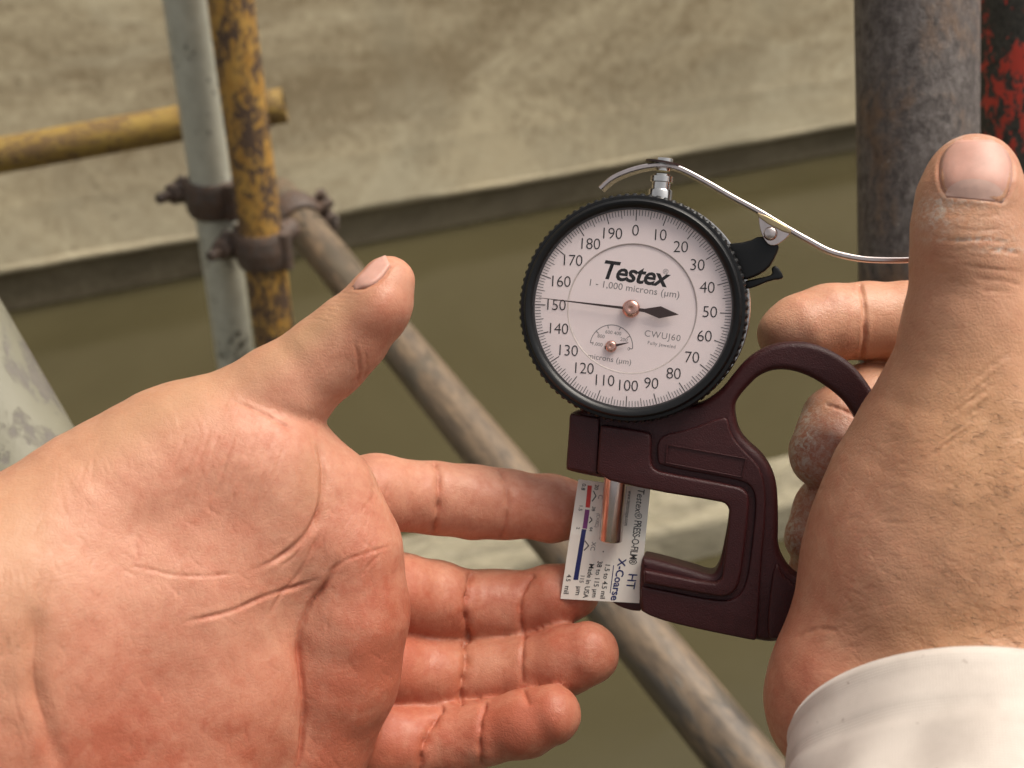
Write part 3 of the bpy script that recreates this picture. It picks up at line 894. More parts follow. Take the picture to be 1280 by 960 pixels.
    C([(456, 438), (458, 458), (454, 476)], .2, 2.2, .3, .1)
    for i in range(7):
        C([(372 + i * 9, 402 - i * 6), (392 + i * 8, 398 - i * 5), (415 + i * 6, 404 - i * 6)], .13, 1.8, .3, .02)
    # fan of fine wrinkles on the ball of the thumb
    for i in range(17):
        x = 238 + i * 7.4 + random.uniform(-3, 3); y = 548 + random.uniform(-18, 14) - i * .4
        L = random.uniform(55, 105)
        C([(x, y), (x - L * .16, y + L * .45), (x - L * .36, y + L)], random.uniform(.2, .38), 1.9, .6, .04, .3)
    for i in range(14):
        x = 60 + i * 17 + random.uniform(-6, 6); y = 575 - i * 8 + random.uniform(-10, 25)
        C([(x, y), (x + 14, y + 22), (x + 20, y + 50)], .10, 1.8, .3, .0, .3)
    # short lines all over the palm
    for i in range(170):
        x = random.uniform(60, 490); y = random.uniform(560, 955); L = random.uniform(14, 42); a = random.uniform(0.5, 2.2)
        C([(x, y), (x + L * .5 * math.cos(a) + random.uniform(-3, 3), y + L * .5 * math.sin(a)), (x + L * math.cos(a), y + L * math.sin(a))], random.uniform(.07, .20), 1.8, .4, .02, .35)
    # finger joints
    J = [([(541, 574), (548, 592), (549, 622), (546, 650), (538, 676)], 1.0, 4.0),
         ([(620, 582), (631, 600), (634, 628), (632, 652), (626, 676)], .55, 3.4),
         ([(590, 712), (586, 738), (583, 768), (587, 804)], 1.3, 3.6), ([(668, 716), (654, 738), (650, 765), (656, 800)], .8, 3.2),
         ([(579, 800), (583, 825), (578, 856), (576, 884)], 1.2, 3.6), ([(655, 792), (652, 822), (654, 858), (662, 884)], .6, 3.2),
         ([(555, 882), (542, 902), (530, 932), (524, 970)], 1.2, 3.8), ([(608, 876), (601, 900), (599, 930), (603, 960)], .7, 3.2)]
    for p, dpt, w in J:
        C(p, dpt * 1.0, w * 2.2, .1, .05, .06); C(p, dpt * .9, w * .7, .1, .22, .06)
    for x0, x1, y0, y1, n in ((495, 535, 590, 660, 12), (560, 615, 595, 660, 10), (515, 575, 725, 790, 10), (600, 640, 730, 790, 6), (500, 570, 815, 865, 8), (595, 640, 815, 865, 6)):
        for i in range(n):
            x = random.uniform(x0, x1); y = random.uniform(y0, y1)
            C([(x, y), (x + 2, y + 9), (x + random.uniform(-4, 4), y + 20)], .10, 1.7, .3, .02, .3)
    # nail bed of the thumb, seen from the side
    h.push(470, 338, 30, 9, -0.5, -43)
    C([(437, 361), (450, 361), (466, 357), (480, 346), (488, 334), (499, 327)], .5, 2.4, .5, .35)
    h.apply()
    b = h.blob
    b(0, 130, 880, 120, 100, .35); b(0, 100, 960, 130, 60, .4); b(0, 260, 930, 180, 90, .25); b(0, 450, 870, 60, 150, .42); b(0, 480, 760, 40, 120, .2)  # lower palm: natural flush, deepened to paint in red bounce light
    b(0, 380, 950, 120, 50, .35); b(0, 440, 690, 60, 110, .22); b(0, 330, 820, 160, 140, .14); b(0, 300, 600, 120, 90, .10)
    h.tint[:, 0] += .12; b(0, 690, 640, 70, 45, .5); b(0, 570, 640, 60, 40, .15); b(0, 540, 760, 80, 60, .2); b(0, 540, 860, 110, 90, .2); b(0, 700, 742, 60, 45, .6); b(0, 725, 820, 70, 45, .6); b(0, 680, 905, 80, 55, .65)  # finger redness: natural flush plus red bounce light painted into the skin
    b(0, 560, 842, 90, 45, .4); b(0, 560, 930, 100, 50, .5); b(0, 590, 757, 70, 40, .3); b(0, 470, 400, 40, 50, .25, -40); b(0, 545, 757, 50, 40, .22)  # more of the painted red light along the lower fingers
    b(2, 200, 510, 200, 42, .75, -27); b(2, 400, 405, 80, 22, .7, -38); b(2, 20, 660, 70, 70, .5); b(2, 20, 780, 60, 130, .4); b(2, 600, 830, 60, 40, .2)
    b(2, 390, 600, 22, 40, .35)
    o = h.build('hand', M_palm, cpt(60, 810, .258))
    tag(o, 'open hand on the left, palm up, thumb raised, fingertips pinching the small white card', 'hand')
    nail_patch({'V': h.V, 'Q': h.Q}, ([(440, 359), (450, 345), (468, 326), (481, 320)], [(442, 362), (460, 359), (476, 349), (488, 333)]), 12, o, M_nail, 0.0006)
    return o, h
LH, LHd = left_hand()

# ---------------------------------------------------------------- the hand on the right, gripping the gauge
def right_hand():
    fl = Field((0.050, -0.062, 0.170), (0.190, 0.140, 0.335), VOX)
    A = fl.blank(); K = 0.012
    # thumb side of the hand, wrist and forearm
    chain(fl, A, [(1212, 430, .2495, 66), (1212, 500, .2520, 82), (1200, 580, .2550, 118), (1182, 660, .2580, 134), (1172, 740, .2600, 140), (1180, 820, .2600, 138), (1200, 900, .2520, 132), (1214, 965, .2390, 134), (1225, 1330, .195, 150)], K)
    chain(fl, A, [(1330, 560, .270, 110), (1330, 700, .274, 130), (1280, 840, .264, 130)], K)
    chain(fl, A, [(1300, 480, .280, 70), (1340, 600, .286, 100), (1310, 760, .286, 115)], K)
    pad(fl, A, 1026, 866, .2570, 62, 92, .017, 12, 0.012)
    pad(fl, A, 1092, 716, .2570, 66, 120, .019, 10, 0.008)
    D = A.copy()
    T = fl.blank()
    chain(fl, T, [(1212, 520, .2510, 86), (1212, 430, .2480, 67), (1211, 385, .2465, 65), (1210, 325, .2450, 66), (1210, 280, .2440, 64), (1213, 240, .2440, 61), (1215, 218, .2445, 49)], 0.003)
    D = np.minimum(D, smin(A, T, 0.010))
    fing = [
        [(1330, 470, .292, 62), (1230, 425, .301, 54), (1130, 402, .304, 48), (1080, 400, .304, 46), (1035, 404, .302, 46), (1000, 414, .300, 43), (985, 420, .2995, 37)],
        [(1250, 560, .300, 58), (1150, 500, .309, 52), (1085, 505, .306, 48), (1050, 530, .3005, 46), (1036, 562, .2965, 44), (1030, 570, .2960, 41)],
        [(1240, 640, .300, 58), (1140, 600, .307, 50), (1075, 610, .305, 47), (1040, 640, .3005, 44), (1024, 672, .2985, 42)],
        [(1220, 720, .298, 52), (1130, 680, .305, 46), (1060, 690, .304, 42), (1024, 712, .302, 38)],
    ]
    for f in fing:
        B = fl.blank(); chain(fl, B, f, 0.003)
        D = smin(D, smin(A, B, 0.003), 0.0016)
    V, Q = surface_nets(fl, D)
    V = vsmooth(V, Q, 6); V, Q = subdivide(V, Q)
    h = Hand(V, Q); C = h.crease
    h.disp += lumps(V, 0.00016, 240, 13) + lumps(V, 0.00007, 700, 15)
    # nail bed: groove round the plate, raised folds beside it
    C([(1178, 184), (1174, 205), (1174, 225), (1180, 240), (1192, 245), (1215, 246), (1238, 250), (1254, 252), (1262, 240), (1266, 215), (1263, 190)], .45, 3.0, 1.6, .3, .12)
    h.push(1219, 212, 36, 34, -0.25)
    h.push(1212, 308, 60, 26, .7); h.push(1212, 262, 60, 14, -.35); h.push(1150, 560, 30, 160, .8, 12); h.push(1235, 560, 26, 120, -.6, 8)
    # wrinkles of the thumb joint
    C([(1176, 300), (1200, 301), (1225, 300), (1262, 303)], .40, 2.4, .5, .2)
    C([(1234, 313), (1256, 314), (1276, 318)], .40, 2.4, .5, .2)
    C([(1166, 318), (1180, 322), (1200, 324)], .2, 2.0, .4, .05); C([(1200, 330), (1236, 336), (1279, 341)], .22, 2.2, .4, .1)
    C([(1215, 348), (1250, 351), (1280, 359)], .28, 2.2, .4, .1); C([(1185, 285), (1220, 288), (1260, 285)], .16, 2.2, .4, .05)
    C([(1180, 268), (1215, 272), (1255, 268)], .14, 2.2, .4, .05)
    for i in range(34):
        x = random.uniform(1160, 1262); y = random.uniform(256, 392); L = random.uniform(12, 40)
        C([(x, y), (x + L * .5, y + random.uniform(-2, 3)), (x + L, y + random.uniform(-3, 5))], random.uniform(.05, .13), 1.7, .4, .02, .35)
    # fan of wrinkles in the web of the thumb
    for i in range(15):
        x = 1272 - i * 4; y = 438 + i * 7 + random.uniform(-3, 3); L = random.uniform(30, 70)
        C([(x, y), (x - L * .5, y + L * .30), (x - L, y + L * .72)], random.uniform(.2, .45), 2.0, .4, .08, .3)
    for i in range(150):
        x = random.uniform(1040, 1275); y = random.uniform(520, 830); L = random.uniform(14, 36); a = random.uniform(-.5, .9)
        C([(x, y), (x + L * .5 * math.cos(a), y + L * .5 * math.sin(a) + random.uniform(-2, 2)), (x + L * math.cos(a), y + L * math.sin(a))], random.uniform(.06, .17), 1.8, .4, .01, .35)
    for i in range(18):
        x = random.uniform(1000, 1100); y = random.uniform(760, 850)
        C([(x, y), (x + 16, y - 5), (x + 36, y - 12)], .09, 1.8, .4, .0, .35)
    C([(992, 800), (1010, 790), (1030, 786), (1050, 790)], .4, 4, .3, .1)
    # finger joints
    C([(1074, 352), (1079, 375), (1081, 405), (1078, 450)], 1.2, 3.4, .4, .3, .05)
    C([(1030, 506), (1052, 512), (1072, 522)], .7, 3, .3, .2)
    C([(1010, 612), (1030, 612)], .5, 3, .3, .2)
    h.apply()
    b = h.blob
    b(0, 995, 860, 60, 100, .6); b(0, 1060, 760, 60, 120, .2); b(0, 1030, 560, 60, 60, .7, dep=(.28, 1)); b(0, 1015, 670, 60, 60, .8, dep=(.28, 1))
    b(0, 1215, 210, 50, 40, .2); b(0, 1000, 410, 40, 40, .2, dep=(.28, 1))
    b(1, 1000, 530, 18, 70, .95, dep=(.28, 1)); b(1, 982, 660, 14, 70, .95, dep=(.28, 1)); b(1, 1030, 560, 40, 60, .40, dep=(.28, 1)); b(1, 1015, 670, 40, 60, .42, dep=(.28, 1))
    b(1, 1170, 268, 24, 22, .85); b(1, 1200, 252, 40, 8, .5); b(1, 1190, 174, 40, 9, .6); b(1, 1255, 313, 26, 3.5, .9); b(1, 1210, 300, 45, 2.5, .9); b(1, 1240, 290, 40, 25, .25)
    b(2, 1260, 620, 130, 220, .75); b(2, 1200, 520, 110, 90, .35); b(2, 1210, 275, 60, 40, .35); b(2, 1180, 800, 120, 60, .45)
    o = h.build('hand', M_back, cpt(1170, 860, .248))
    tag(o, 'hand on the right with thumb up, gripping the dial gauge, white cuff at the wrist', 'hand')
    dat = {'V': h.V, 'Q': h.Q}
    lo = ([(1184, 247), (1175, 226), (1175, 202), (1184, 186), (1194, 178)], [(1253, 254), (1264, 230), (1264, 203), (1256, 186), (1243, 177)])
    n1, Pp, Nn = nail_patch(dat, lo, 18, o, M_nail, 0.00055)
    # pale half-moon: a thin film of the plate at its base
    V, Fc = [], []
    nr, nc = Pp.shape[:2]
    for j in range(nc):
        s = abs(j / (nc - 1) * 2 - 1); rows = 1.2 + 4.6 * (1 - s ** 2.2)
        for q in range(5):
            r_ = 0.6 + (rows - 0.6) * q / 4
            i0 = int(r_); f_ = r_ - i0
            p = Pp[i0, j] * (1 - f_) + Pp[i0 + 1, j] * f_; nn_ = Nn[i0, j]
            edge = min(1, (1 - s) * 5) * max(-.9, min(1, (r_ / (nr - 1) - .06) * 5))
            V.append(w_of_c(p + nn_ * (0.00055 * (0.15 + 0.85 * edge) + 0.00004)) - np.array(o.location))
    for j in range(nc - 1):
        for q in range(4): Fc.append((j * 5 + q, (j + 1) * 5 + q, (j + 1) * 5 + q + 1, j * 5 + q + 1))
    mesh_obj('nail_lunula', V, Fc, M_lunula, n1)
    # short dark hairs on the back of the hand
    cand = np.where(h.vis & (h.px[:, 0] > 1150) & (h.px[:, 0] < 1300) & (h.px[:, 1] > 470) & (h.px[:, 1] < 835))[0]
    wgt = np.clip((h.px[cand, 0] - 1150) / 110, 0.03, 1) * np.clip((h.px[cand, 1] - 450) / 100, 0.1, 1)
    pick = RNG.choice(cand, 520, replace=False, p=wgt / wgt.sum())
    HV, HF = [], []
    for v in pick:
        p, n = h.V[v], h.N[v]
        a = R(18 + RNG.normal() * 22)
        t = np.array([math.cos(a), math.sin(a), 0.0]); t = t - n * (t @ n); t /= np.linalg.norm(t)
        s = np.cross(n, t); ln = RNG.uniform(.0012, .0034); w = RNG.uniform(.00002, .00004)
        b0 = len(HV); bend = RNG.normal() * .3
        for q, (u, hgt, ww) in enumerate(((0, -.00015, 1), (.35, .00035, .9), (.7, .0005, .6), (1, .00045, .1))):
            c = p + t * ln * u + n * hgt + s * ln * bend * u * u
            HV += [c + s * w * ww, c - s * w * ww, c + n * w * ww * 1.4]
        for q in range(3):
            for e in range(3): HF.append((b0 + q * 3 + e, b0 + q * 3 + (e + 1) % 3, b0 + q * 3 + 3 + (e + 1) % 3, b0 + q * 3 + 3 + e))
    ho = mesh_obj('hair', w_of_c(np.array(HV)) - np.array(o.location), HF, M_hair, o)
    ho['kind'] = 'stuff'
    return o, h
RH, RHd = right_hand()

# white cuff of the right sleeve: a folded cloth tube round the wrist
def sleeve(parent):
    c0 = cpt(1224, 938, .2360)
    e = np.array([-0.22, 0.70, -0.68]); e /= np.linalg.norm(e)
    up = np.array([0.0, -1.0, 0.0]); up = up - e * (up @ e); up /= np.linalg.norm(up)
    sd_ = np.cross(e, up)
    n, mrow = 220, 90; L = 0.16
    V, UV = [], []
    for k in range(mrow):
        t = k / (mrow - 1); z = L * t
        for i in range(n):
            a = 2 * math.pi * i / n
            r = 0.0385 + 0.010 * t
            r += 0.0011 * math.sin(3 * a + 9 * t + .7) * min(1, t * 6) + 0.0016 * math.sin(5 * a - 22 * t + 1.3 * math.sin(2 * a)) * min(1, t * 4) + 0.0008 * math.sin(11 * a + 30 * t)* min(1, t * 5)
            r += 0.0007 * math.exp(-((z - 0.0012) / 0.0012) ** 2)
            r -= 0.0009 * math.exp(-((z - 0.012 - .0008 * math.sin(2 * a)) / 0.0009) ** 2) * (0.75 + 0.25 * math.sin(a * 110))
            r += 0.0022 * math.exp(-((math.sin(a - 1.1 - 3.5 * t)) / 0.22) ** 2) * min(1, max(0, t - .05) * 5) - 0.0012 * math.exp(-((math.sin(a - 1.75 - 2.2 * t)) / 0.16) ** 2) * min(1, max(0, t - .03) * 6)
            V.append(c0 + e * (z + 0.0012 * math.sin(2 * a + 1)) + sd_ * (r * 1.02 * math.cos(a)) + up * (r * math.sin(a)))
    V = np.array(V)
    inner = V - np.array([(v - c0 - e * ((v - c0) @ e)) / np.linalg.norm(v - c0 - e * ((v - c0) @ e)) for v in V]) * 0.0010
    allV = np.concatenate([V, inner]); N_ = len(V); Fc = []
    for k in range(mrow - 1):
        for i in range(n):
            j = (i + 1) % n
            Fc.append((k * n + i, k * n + j, (k + 1) * n + j, (k + 1) * n + i))
            Fc.append((N_ + k * n + j, N_ + k * n + i, N_ + (k + 1) * n + i, N_ + (k + 1) * n + j))
    for i in range(n):
        j = (i + 1) % n
        Fc.append((j, i, N_ + i, N_ + j))
    o = mesh_obj('sleeve', w_of_c(allV) - np.array(parent.location), Fc, M_sleeve, parent)
    me = o.data
    bm = bmesh.new(); bm.from_mesh(me); bmesh.ops.recalc_face_normals(bm, faces=bm.faces[:])
    uvl = bm.loops.layers.uv.new('UVMap')
    bm.verts.ensure_lookup_table()
    for f in bm.faces:
        for lp in f.loops:
            vi = lp.vert.index % N_
            u = (vi % n) / n
            lp[uvl].uv = (u * 6, (vi // n) / (mrow - 1) * 4)
    bm.to_mesh(me); bm.free()
    o['label'] = 'white woven cotton cuff of the sleeve'
    return o
sleeve(RH)

# ------------------------------------------------------------------ printed lettering (text curves turned into flat meshes in one go)
TEXTS = []
def text(s, size, mapper, parent, mat, name='lettering', bold=0.0, shear=0.0, align='CENTER', width=1.0, spacing=1.0):
    cu = bpy.data.curves.new('txt', 'FONT'); cu.body = s; cu.size = size; cu.align_x = align; cu.align_y = 'CENTER'
    cu.offset = bold * size; cu.shear = shear; cu.space_character = spacing; cu.resolution_u = 3
    o = bpy.data.objects.new('txt', cu); COL.objects.link(o)
    TEXTS.append((o, mapper, parent, mat, name, width))
def finish_texts():
    dg = bpy.context.evaluated_depsgraph_get(); dg.update()
    for o, mapper, parent, mat, name, width in TEXTS:
        me = bpy.data.meshes.new_from_object(o.evaluated_get(dg))
        v = np.array([x.co for x in me.vertices])
        v[:, 0] *= width
        for x, q in zip(me.vertices, v): x.co = mapper(q[0], q[1])
        me.update(); me.name = name
        link_mesh(name, me, mat, parent, False)
        cu = o.data; bpy.data.objects.remove(o); bpy.data.curves.remove(cu)
def flat_map(ox, oy, oz, ang):
    c, s = math.cos(ang), math.sin(ang)
    return lambda x, y: (ox + x * c - y * s, oy + x * s + y * c, oz)

CURVES = []
def slab(name, outlines, z0, z1, bev, mat, parent, segs=3, angle=40):
    """outline polygons (local metres; the first outer, the rest holes) thickened from z0 to z1 with rounded edges"""
    cu = bpy.data.curves.new(name, 'CURVE'); cu.dimensions = '2D'; cu.fill_mode = 'BOTH'
    cu.extrude = (z1 - z0) / 2 - bev; cu.bevel_depth = bev; cu.bevel_resolution = segs; cu.offset = -bev
    for pts in outlines:
        sp = cu.splines.new('POLY'); sp.points.add(len(pts) - 1); sp.use_cyclic_u = True
        for q, p in zip(sp.points, pts): q.co = (p[0], p[1], 0, 1)
    o = bpy.data.objects.new(name, cu); COL.objects.link(o)
    CURVES.append((o, (z0 + z1) / 2, mat, parent, name, angle))
def finish_slabs():
    dg = bpy.context.evaluated_depsgraph_get(); dg.update()
    for o, zc, mat, parent, name, angle in CURVES:
        me = bpy.data.meshes.new_from_object(o.evaluated_get(dg))
        for v in me.vertices: v.co.z += zc
        cu = o.data; bpy.data.objects.remove(o); bpy.data.curves.remove(cu)
        me.name = name
        b = link_mesh(name, me, mat, parent, True)
        bm = bmesh.new(); bm.from_mesh(me); bmesh.ops.remove_doubles(bm, verts=bm.verts[:], dist=1e-6)
        bmesh.ops.recalc_face_normals(bm, faces=bm.faces[:]); bm.to_mesh(me); bm.free()
        me.set_sharp_from_angle(angle=R(angle))
def gl(pts, z=0.0): return np.array([g_loc(x, y, z)[:2] for x, y in pts])

# ------------------------------------------------------------------ the dial thickness gauge
gauge = empty('dial_gauge', G_MAT)
tag(gauge, 'black thickness gauge, red reflection painted into its colour, with round white dial, held by the right hand', 'gauge')
RING = R(9.0 - 3.5)                          # the scale ring is turned a little against the body
MM = 0.001
ZF = -0.0045                                 # front of the cast body
outer = [(713, 516), (735, 512), (800, 500), (850, 505), (872, 508), (900, 490), (918, 466), (936, 446), (960, 432), (985, 427), (1012, 428), (1040, 438), (1066, 455), (1085, 478),
         (1110, 520), (1125, 580), (1125, 640), (1110, 700), (1080, 745), (1040, 765), (1000, 780), (987, 795), (978, 804), (962, 806), (945, 803), (900, 795), (845, 784), (806, 771), (797, 764), (799, 699), (808, 699), (860, 713), (889, 723), (897, 713), (903, 690), (912, 640), (908, 629), (895, 626), (860, 619), (800, 608), (707, 591), (705, 585), (708, 550), (710, 520)]
hole = [(917, 512), (921, 500), (932, 486), (950, 468), (975, 461), (1005, 467), (1035, 484), (1062, 508), (1080, 545), (1088, 600), (1085, 660), (1065, 705), (1035, 727), (1010, 732), (993, 724), (980, 708), (972, 688), (973, 655), (972, 613), (965, 590), (952, 570), (935, 556), (922, 540)]
def z2(pts): return [(680 + x * .34375, 500 + y * .34375) for x, y in pts]
ZB = ZF - 0.0014                              # recessed field between the raised ribs
slab('frame', [chaikin(gl(outer, ZF), 2), chaikin(gl(hole, ZF), 2)], ZF - 0.0115, ZB, 0.0017, M_body, gauge, 5)
# nose of the lower jaw with the anvil
nose = [(758, 698), (806, 707), (806, 764), (790, 764), (770, 757), (757, 745)]
slab('anvil_arm', [chaikin(gl(nose, ZF - .007), 2)], ZF - 0.0112, ZF - 0.0068, 0.0006, M_body, gauge)
rim = z2([(205, 100), (212, 90), (300, 103), (378, 117), (392, 132), (388, 225), (402, 253), (440, 265), (700, 312), (735, 330), (748, 365), (735, 500), (715, 650), (695, 695), (660, 714), (620, 711), (366, 664), (364, 663), (364, 617),
          (366, 616), (612, 667), (642, 655), (650, 630), (676, 405), (664, 378), (640, 368), (385, 327), (192, 280), (197, 200)])
slab('window_rim', [chaikin(gl(rim, ZF), 1)], ZB - 0.0025, ZF + 0.0011, 0.0008, M_body, gauge, 4)
field = z2([(412, 130), (520, 112), (640, 66), (668, 66), (680, 130), (730, 190), (778, 235), (800, 290), (808, 360), (803, 470), (792, 570), (775, 868), (768, 876), (755, 876), (480, 819), (372, 784), (354, 762), (352, 700), (354, 682), (362, 680), (640, 738), (705, 722), (738, 665), (757, 520), (772, 370), (757, 318), (715, 292), (425, 242), (410, 222)])
slab('field_plate', [chaikin(gl(field, ZF), 2)], ZB - 0.0025, ZF - 0.0003, 0.0006, M_body, gauge, 4)
np_o = z2([(446, 160), (738, 212), (722, 284), (440, 231)]); np_i = z2([(452, 166), (731, 215), (717, 278), (447, 227)])
slab('name_plate_edge', [gl(np_o, ZF), gl(np_i, ZF)], ZF - 0.0006, ZF + 0.0001, 0.00012, M_body, gauge)
strip_p = z2([(846, 590), (868, 640), (900, 668), (938, 692), (905, 790), (872, 858), (850, 874), (806, 868), (828, 640)])
slab('grip_rib', [chaikin(gl(strip_p, ZF), 2)], ZB - 0.0025, ZF - 0.0001, 0.0008, M_body, gauge, 4)
left_end = z2([(92, 58), (96, 52), (101, 50), (201, 66), (193, 270), (88, 252), (83, 248), (82, 242)])
slab('arm_end', [gl(left_end, ZF)], ZB - 0.0025, ZF - 0.0001, 0.0006, M_body, gauge, 4)

# dial: bezel with knurled edge, scale ring, inner disc, crystal
prof = [(25.3, -3.0), (25.35, -1.2), (25.8, -0.2), (26.5, 0.4), (27.3, 0.5), (27.8, 0.1), (27.95, -0.4), (28.7, -0.5), (29.15, -1.1), (29.25, -1.8), (29.25, -6.4), (28.9, -7.0), (27.0, -7.2)]
V, Fc = lathe([(r * MM, z * MM) for r, z in prof], 720, 90, 0.00016, (8, 9, 10, 11))
o = mesh_obj('bezel', V, Fc, M_black, gauge); o.data.set_sharp_from_angle(angle=R(35))
V, Fc = lathe([(0.0, -18.5 * MM), (27.0 * MM, -18.5 * MM), (28.2 * MM, -17.5 * MM), (28.2 * MM, -6.0 * MM), (0.0, -6.0 * MM)], 96)
o = mesh_obj('dial_case', V, Fc, M_black, gauge); o.data.set_sharp_from_angle(angle=R(35))
V, Fc = lathe([(0.0, -11.6 * MM), (29.0 * MM, -11.6 * MM), (29.2 * MM, -11.4 * MM), (29.2 * MM, -9.3 * MM), (29.0 * MM, -9.0 * MM), (0.0, -9.0 * MM)], 96)
V = [(x + 0.0006, y + 0.0004, z) for x, y, z in V]
o = mesh_obj('case_band', V, Fc, M_chrome, gauge); o.data.set_sharp_from_angle(angle=R(35))
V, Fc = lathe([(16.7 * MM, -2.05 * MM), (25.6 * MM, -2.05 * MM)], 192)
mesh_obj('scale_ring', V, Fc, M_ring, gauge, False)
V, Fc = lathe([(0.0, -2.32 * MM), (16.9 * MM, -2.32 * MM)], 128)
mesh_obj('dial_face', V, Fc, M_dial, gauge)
V, Fc = lathe([(16.42 * MM, -2.28 * MM), (16.62 * MM, -2.02 * MM), (16.78 * MM, -2.03 * MM)], 192)
mesh_obj('circle_line', V, Fc, M_line, gauge)
V, Fc = lathe([(0.0, 0.45 * MM), (8 * MM, 0.40 * MM), (16 * MM, 0.22 * MM), (22 * MM, -0.08 * MM), (25.7 * MM, -0.4 * MM)], 96)
mesh_obj('crystal', V, Fc, M_crystal, gauge)
ZT = -1.97 * MM; ZI = -2.29 * MM
V, Fc = [], []
for i in range(200):
    a = math.pi / 2 - R(1.8 * i) + RING
    ln, w = (2.75, .21) if i % 10 == 0 else ((2.1, .15) if i % 5 == 0 else (1.5, .13))
    r1 = 25.25 * MM; r0 = r1 - ln * MM; c, s = math.cos(a), math.sin(a); hw = w * MM / 2
    b0 = len(V)
    for r_, q in ((r0, -1), (r1, -1), (r1, 1), (r0, 1)): V.append((r_ * c - q * hw * s, r_ * s + q * hw * c, ZT))
    Fc.append((b0, b0 + 1, b0 + 2, b0 + 3))
mesh_obj('scale_marks', V, Fc, M_ink, gauge, False)
for i in range(20):
    a = math.pi / 2 - R(18 * i) + RING
    rr = 19.9 * MM
    text(str(i * 10), 4.15 * MM, flat_map(rr * math.cos(a), rr * math.sin(a), ZT, RING), gauge, M_ink, 'numeral', width=.98, bold=-0.011, spacing=.95)
def gtext(s, size, px, py, mat, z=ZI, **kw):
    l = g_loc(px, py, z)
    text(s, size, flat_map(l[0], l[1], z, 0.0), gauge, mat, **kw)
gtext('Testex', 6.6 * MM, 792, 343, M_ink, bold=0.022, shear=0.20, spacing=.93)
gtext('\u00ae', 1.9 * MM, 832, 340, M_greyink)
gtext('1 - 1,000 microns (\u00b5m)', 2.45 * MM, 792, 361, M_greyink, bold=0.0, width=1.04)
gtext('CWUJ60', 2.35 * MM, 828, 420, M_greyink, spacing=1.12, bold=-.005)
gtext('Fully Jeweled', 1.25 * MM, 827, 431, M_greyink, spacing=1.1)
gtext('microns (\u00b5m)', 2.0 * MM, 762, 449, M_greyink, width=1.05)
# small dial
sc0 = g_loc(764, 433, ZI)
def ring_arc(name, r0, r1, a0, a1, n=48):
    V, Fc = [], []
    for i in range(n + 1):
        a = R(a0 + (a1 - a0) * i / n)
        V += [(sc0[0] + r0 * math.cos(a), sc0[1] + r0 * math.sin(a), ZI), (sc0[0] + r1 * math.cos(a), sc0[1] + r1 * math.sin(a), ZI)]
    for i in range(n): Fc.append((2 * i, 2 * i + 2, 2 * i + 3, 2 * i + 1))
    return V, Fc
V, Fc = ring_arc('x', 5.45 * MM, 5.65 * MM, 2, 178)
for i in range(6):
    a = R(2 + 176 * i / 5); b0 = len(V); c, s = math.cos(a), math.sin(a)
    for r_, q in ((4.7, -1), (5.5, -1), (5.5, 1), (4.7, 1)):
        V.append((sc0[0] + (r_ * c - q * .1 * s) * MM, sc0[1] + (r_ * s + q * .1 * c) * MM, ZI + 2e-5))
    Fc.append((b0, b0 + 1, b0 + 2, b0 + 3))
mesh_obj('small_scale', V, Fc, M_greyink, gauge, False)
for i, s_ in enumerate(('0', '200', '400', '600', '800', '1,000')):
    a = R(0 + 180 * i / 5); rr = (4.6 if i in (0,) else 3.7) * MM
    text(s_, 1.3 * MM, flat_map(sc0[0] + rr * math.cos(a), sc0[1] + rr * math.sin(a), ZI, 0), gauge, M_greyink, 'numeral')
def hand_plate(name, pts, z, t, mat, c=(0, 0), ang=0.0):
    V, Fc = [], []; n = len(pts); ca, sa = math.cos(ang), math.sin(ang)
    for zz in (z, z + t):
        for x, y in pts: V.append((c[0] + (x * ca - y * sa) * MM, c[1] + (x * sa + y * ca) * MM, zz))
    Fc.append(tuple(range(n, 2 * n))); Fc.append(tuple(reversed(range(n))))
    for i in range(n): Fc.append((i, (i + 1) % n, n + (i + 1) % n, n + i))
    return mesh_obj(name, V, Fc, mat, gauge, False)
tip = g_loc(672, 372, -0.9 * MM); nang = math.atan2(tip[1], tip[0])
hand_plate('pointer', [(24.2, 0), (24.2, .06), (2.0, .34), (-3.5, .45), (-7.5, 1.55), (-12.3, 0.0), (-7.5, -1.55), (-3.5, -.45), (2.0, -.34), (24.2, -.06)], -1.0 * MM, 0.15 * MM, M_needle, (0, 0), nang)
V, Fc = lathe([(0.0, .62 * MM), (.45 * MM, .62 * MM), (.55 * MM, .75 * MM), (1.2 * MM, .70 * MM), (2.0 * MM, .45 * MM), (2.3 * MM, 0.0), (2.3 * MM, -.5 * MM)], 40)
V = [(x, y, z - 1.05 * MM) for x, y, z in V]
mesh_obj('pointer_hub', V, Fc, M_copper, gauge)
tip2 = g_loc(787, 428, -1.4 * MM)
a2 = math.atan2(tip2[1] - sc0[1], tip2[0] - sc0[0])
hand_plate('small_pointer', [(4.7, 0), (4.5, .1), (1, .38), (-1.6, .42), (-1.6, -.42), (1, -.38), (4.5, -.1)], -1.6 * MM, 0.12 * MM, M_needle, sc0[:2], a2)
V, Fc = lathe([(0.0, .35 * MM), (.3 * MM, .35 * MM), (.4 * MM, .5 * MM), (1.2 * MM, .35 * MM), (1.5 * MM, 0), (1.5 * MM, -.4 * MM)], 32)
V = [(x + sc0[0], y + sc0[1], z - 1.6 * MM) for x, y, z in V]
mesh_obj('small_hub', V, Fc, M_copper, gauge)

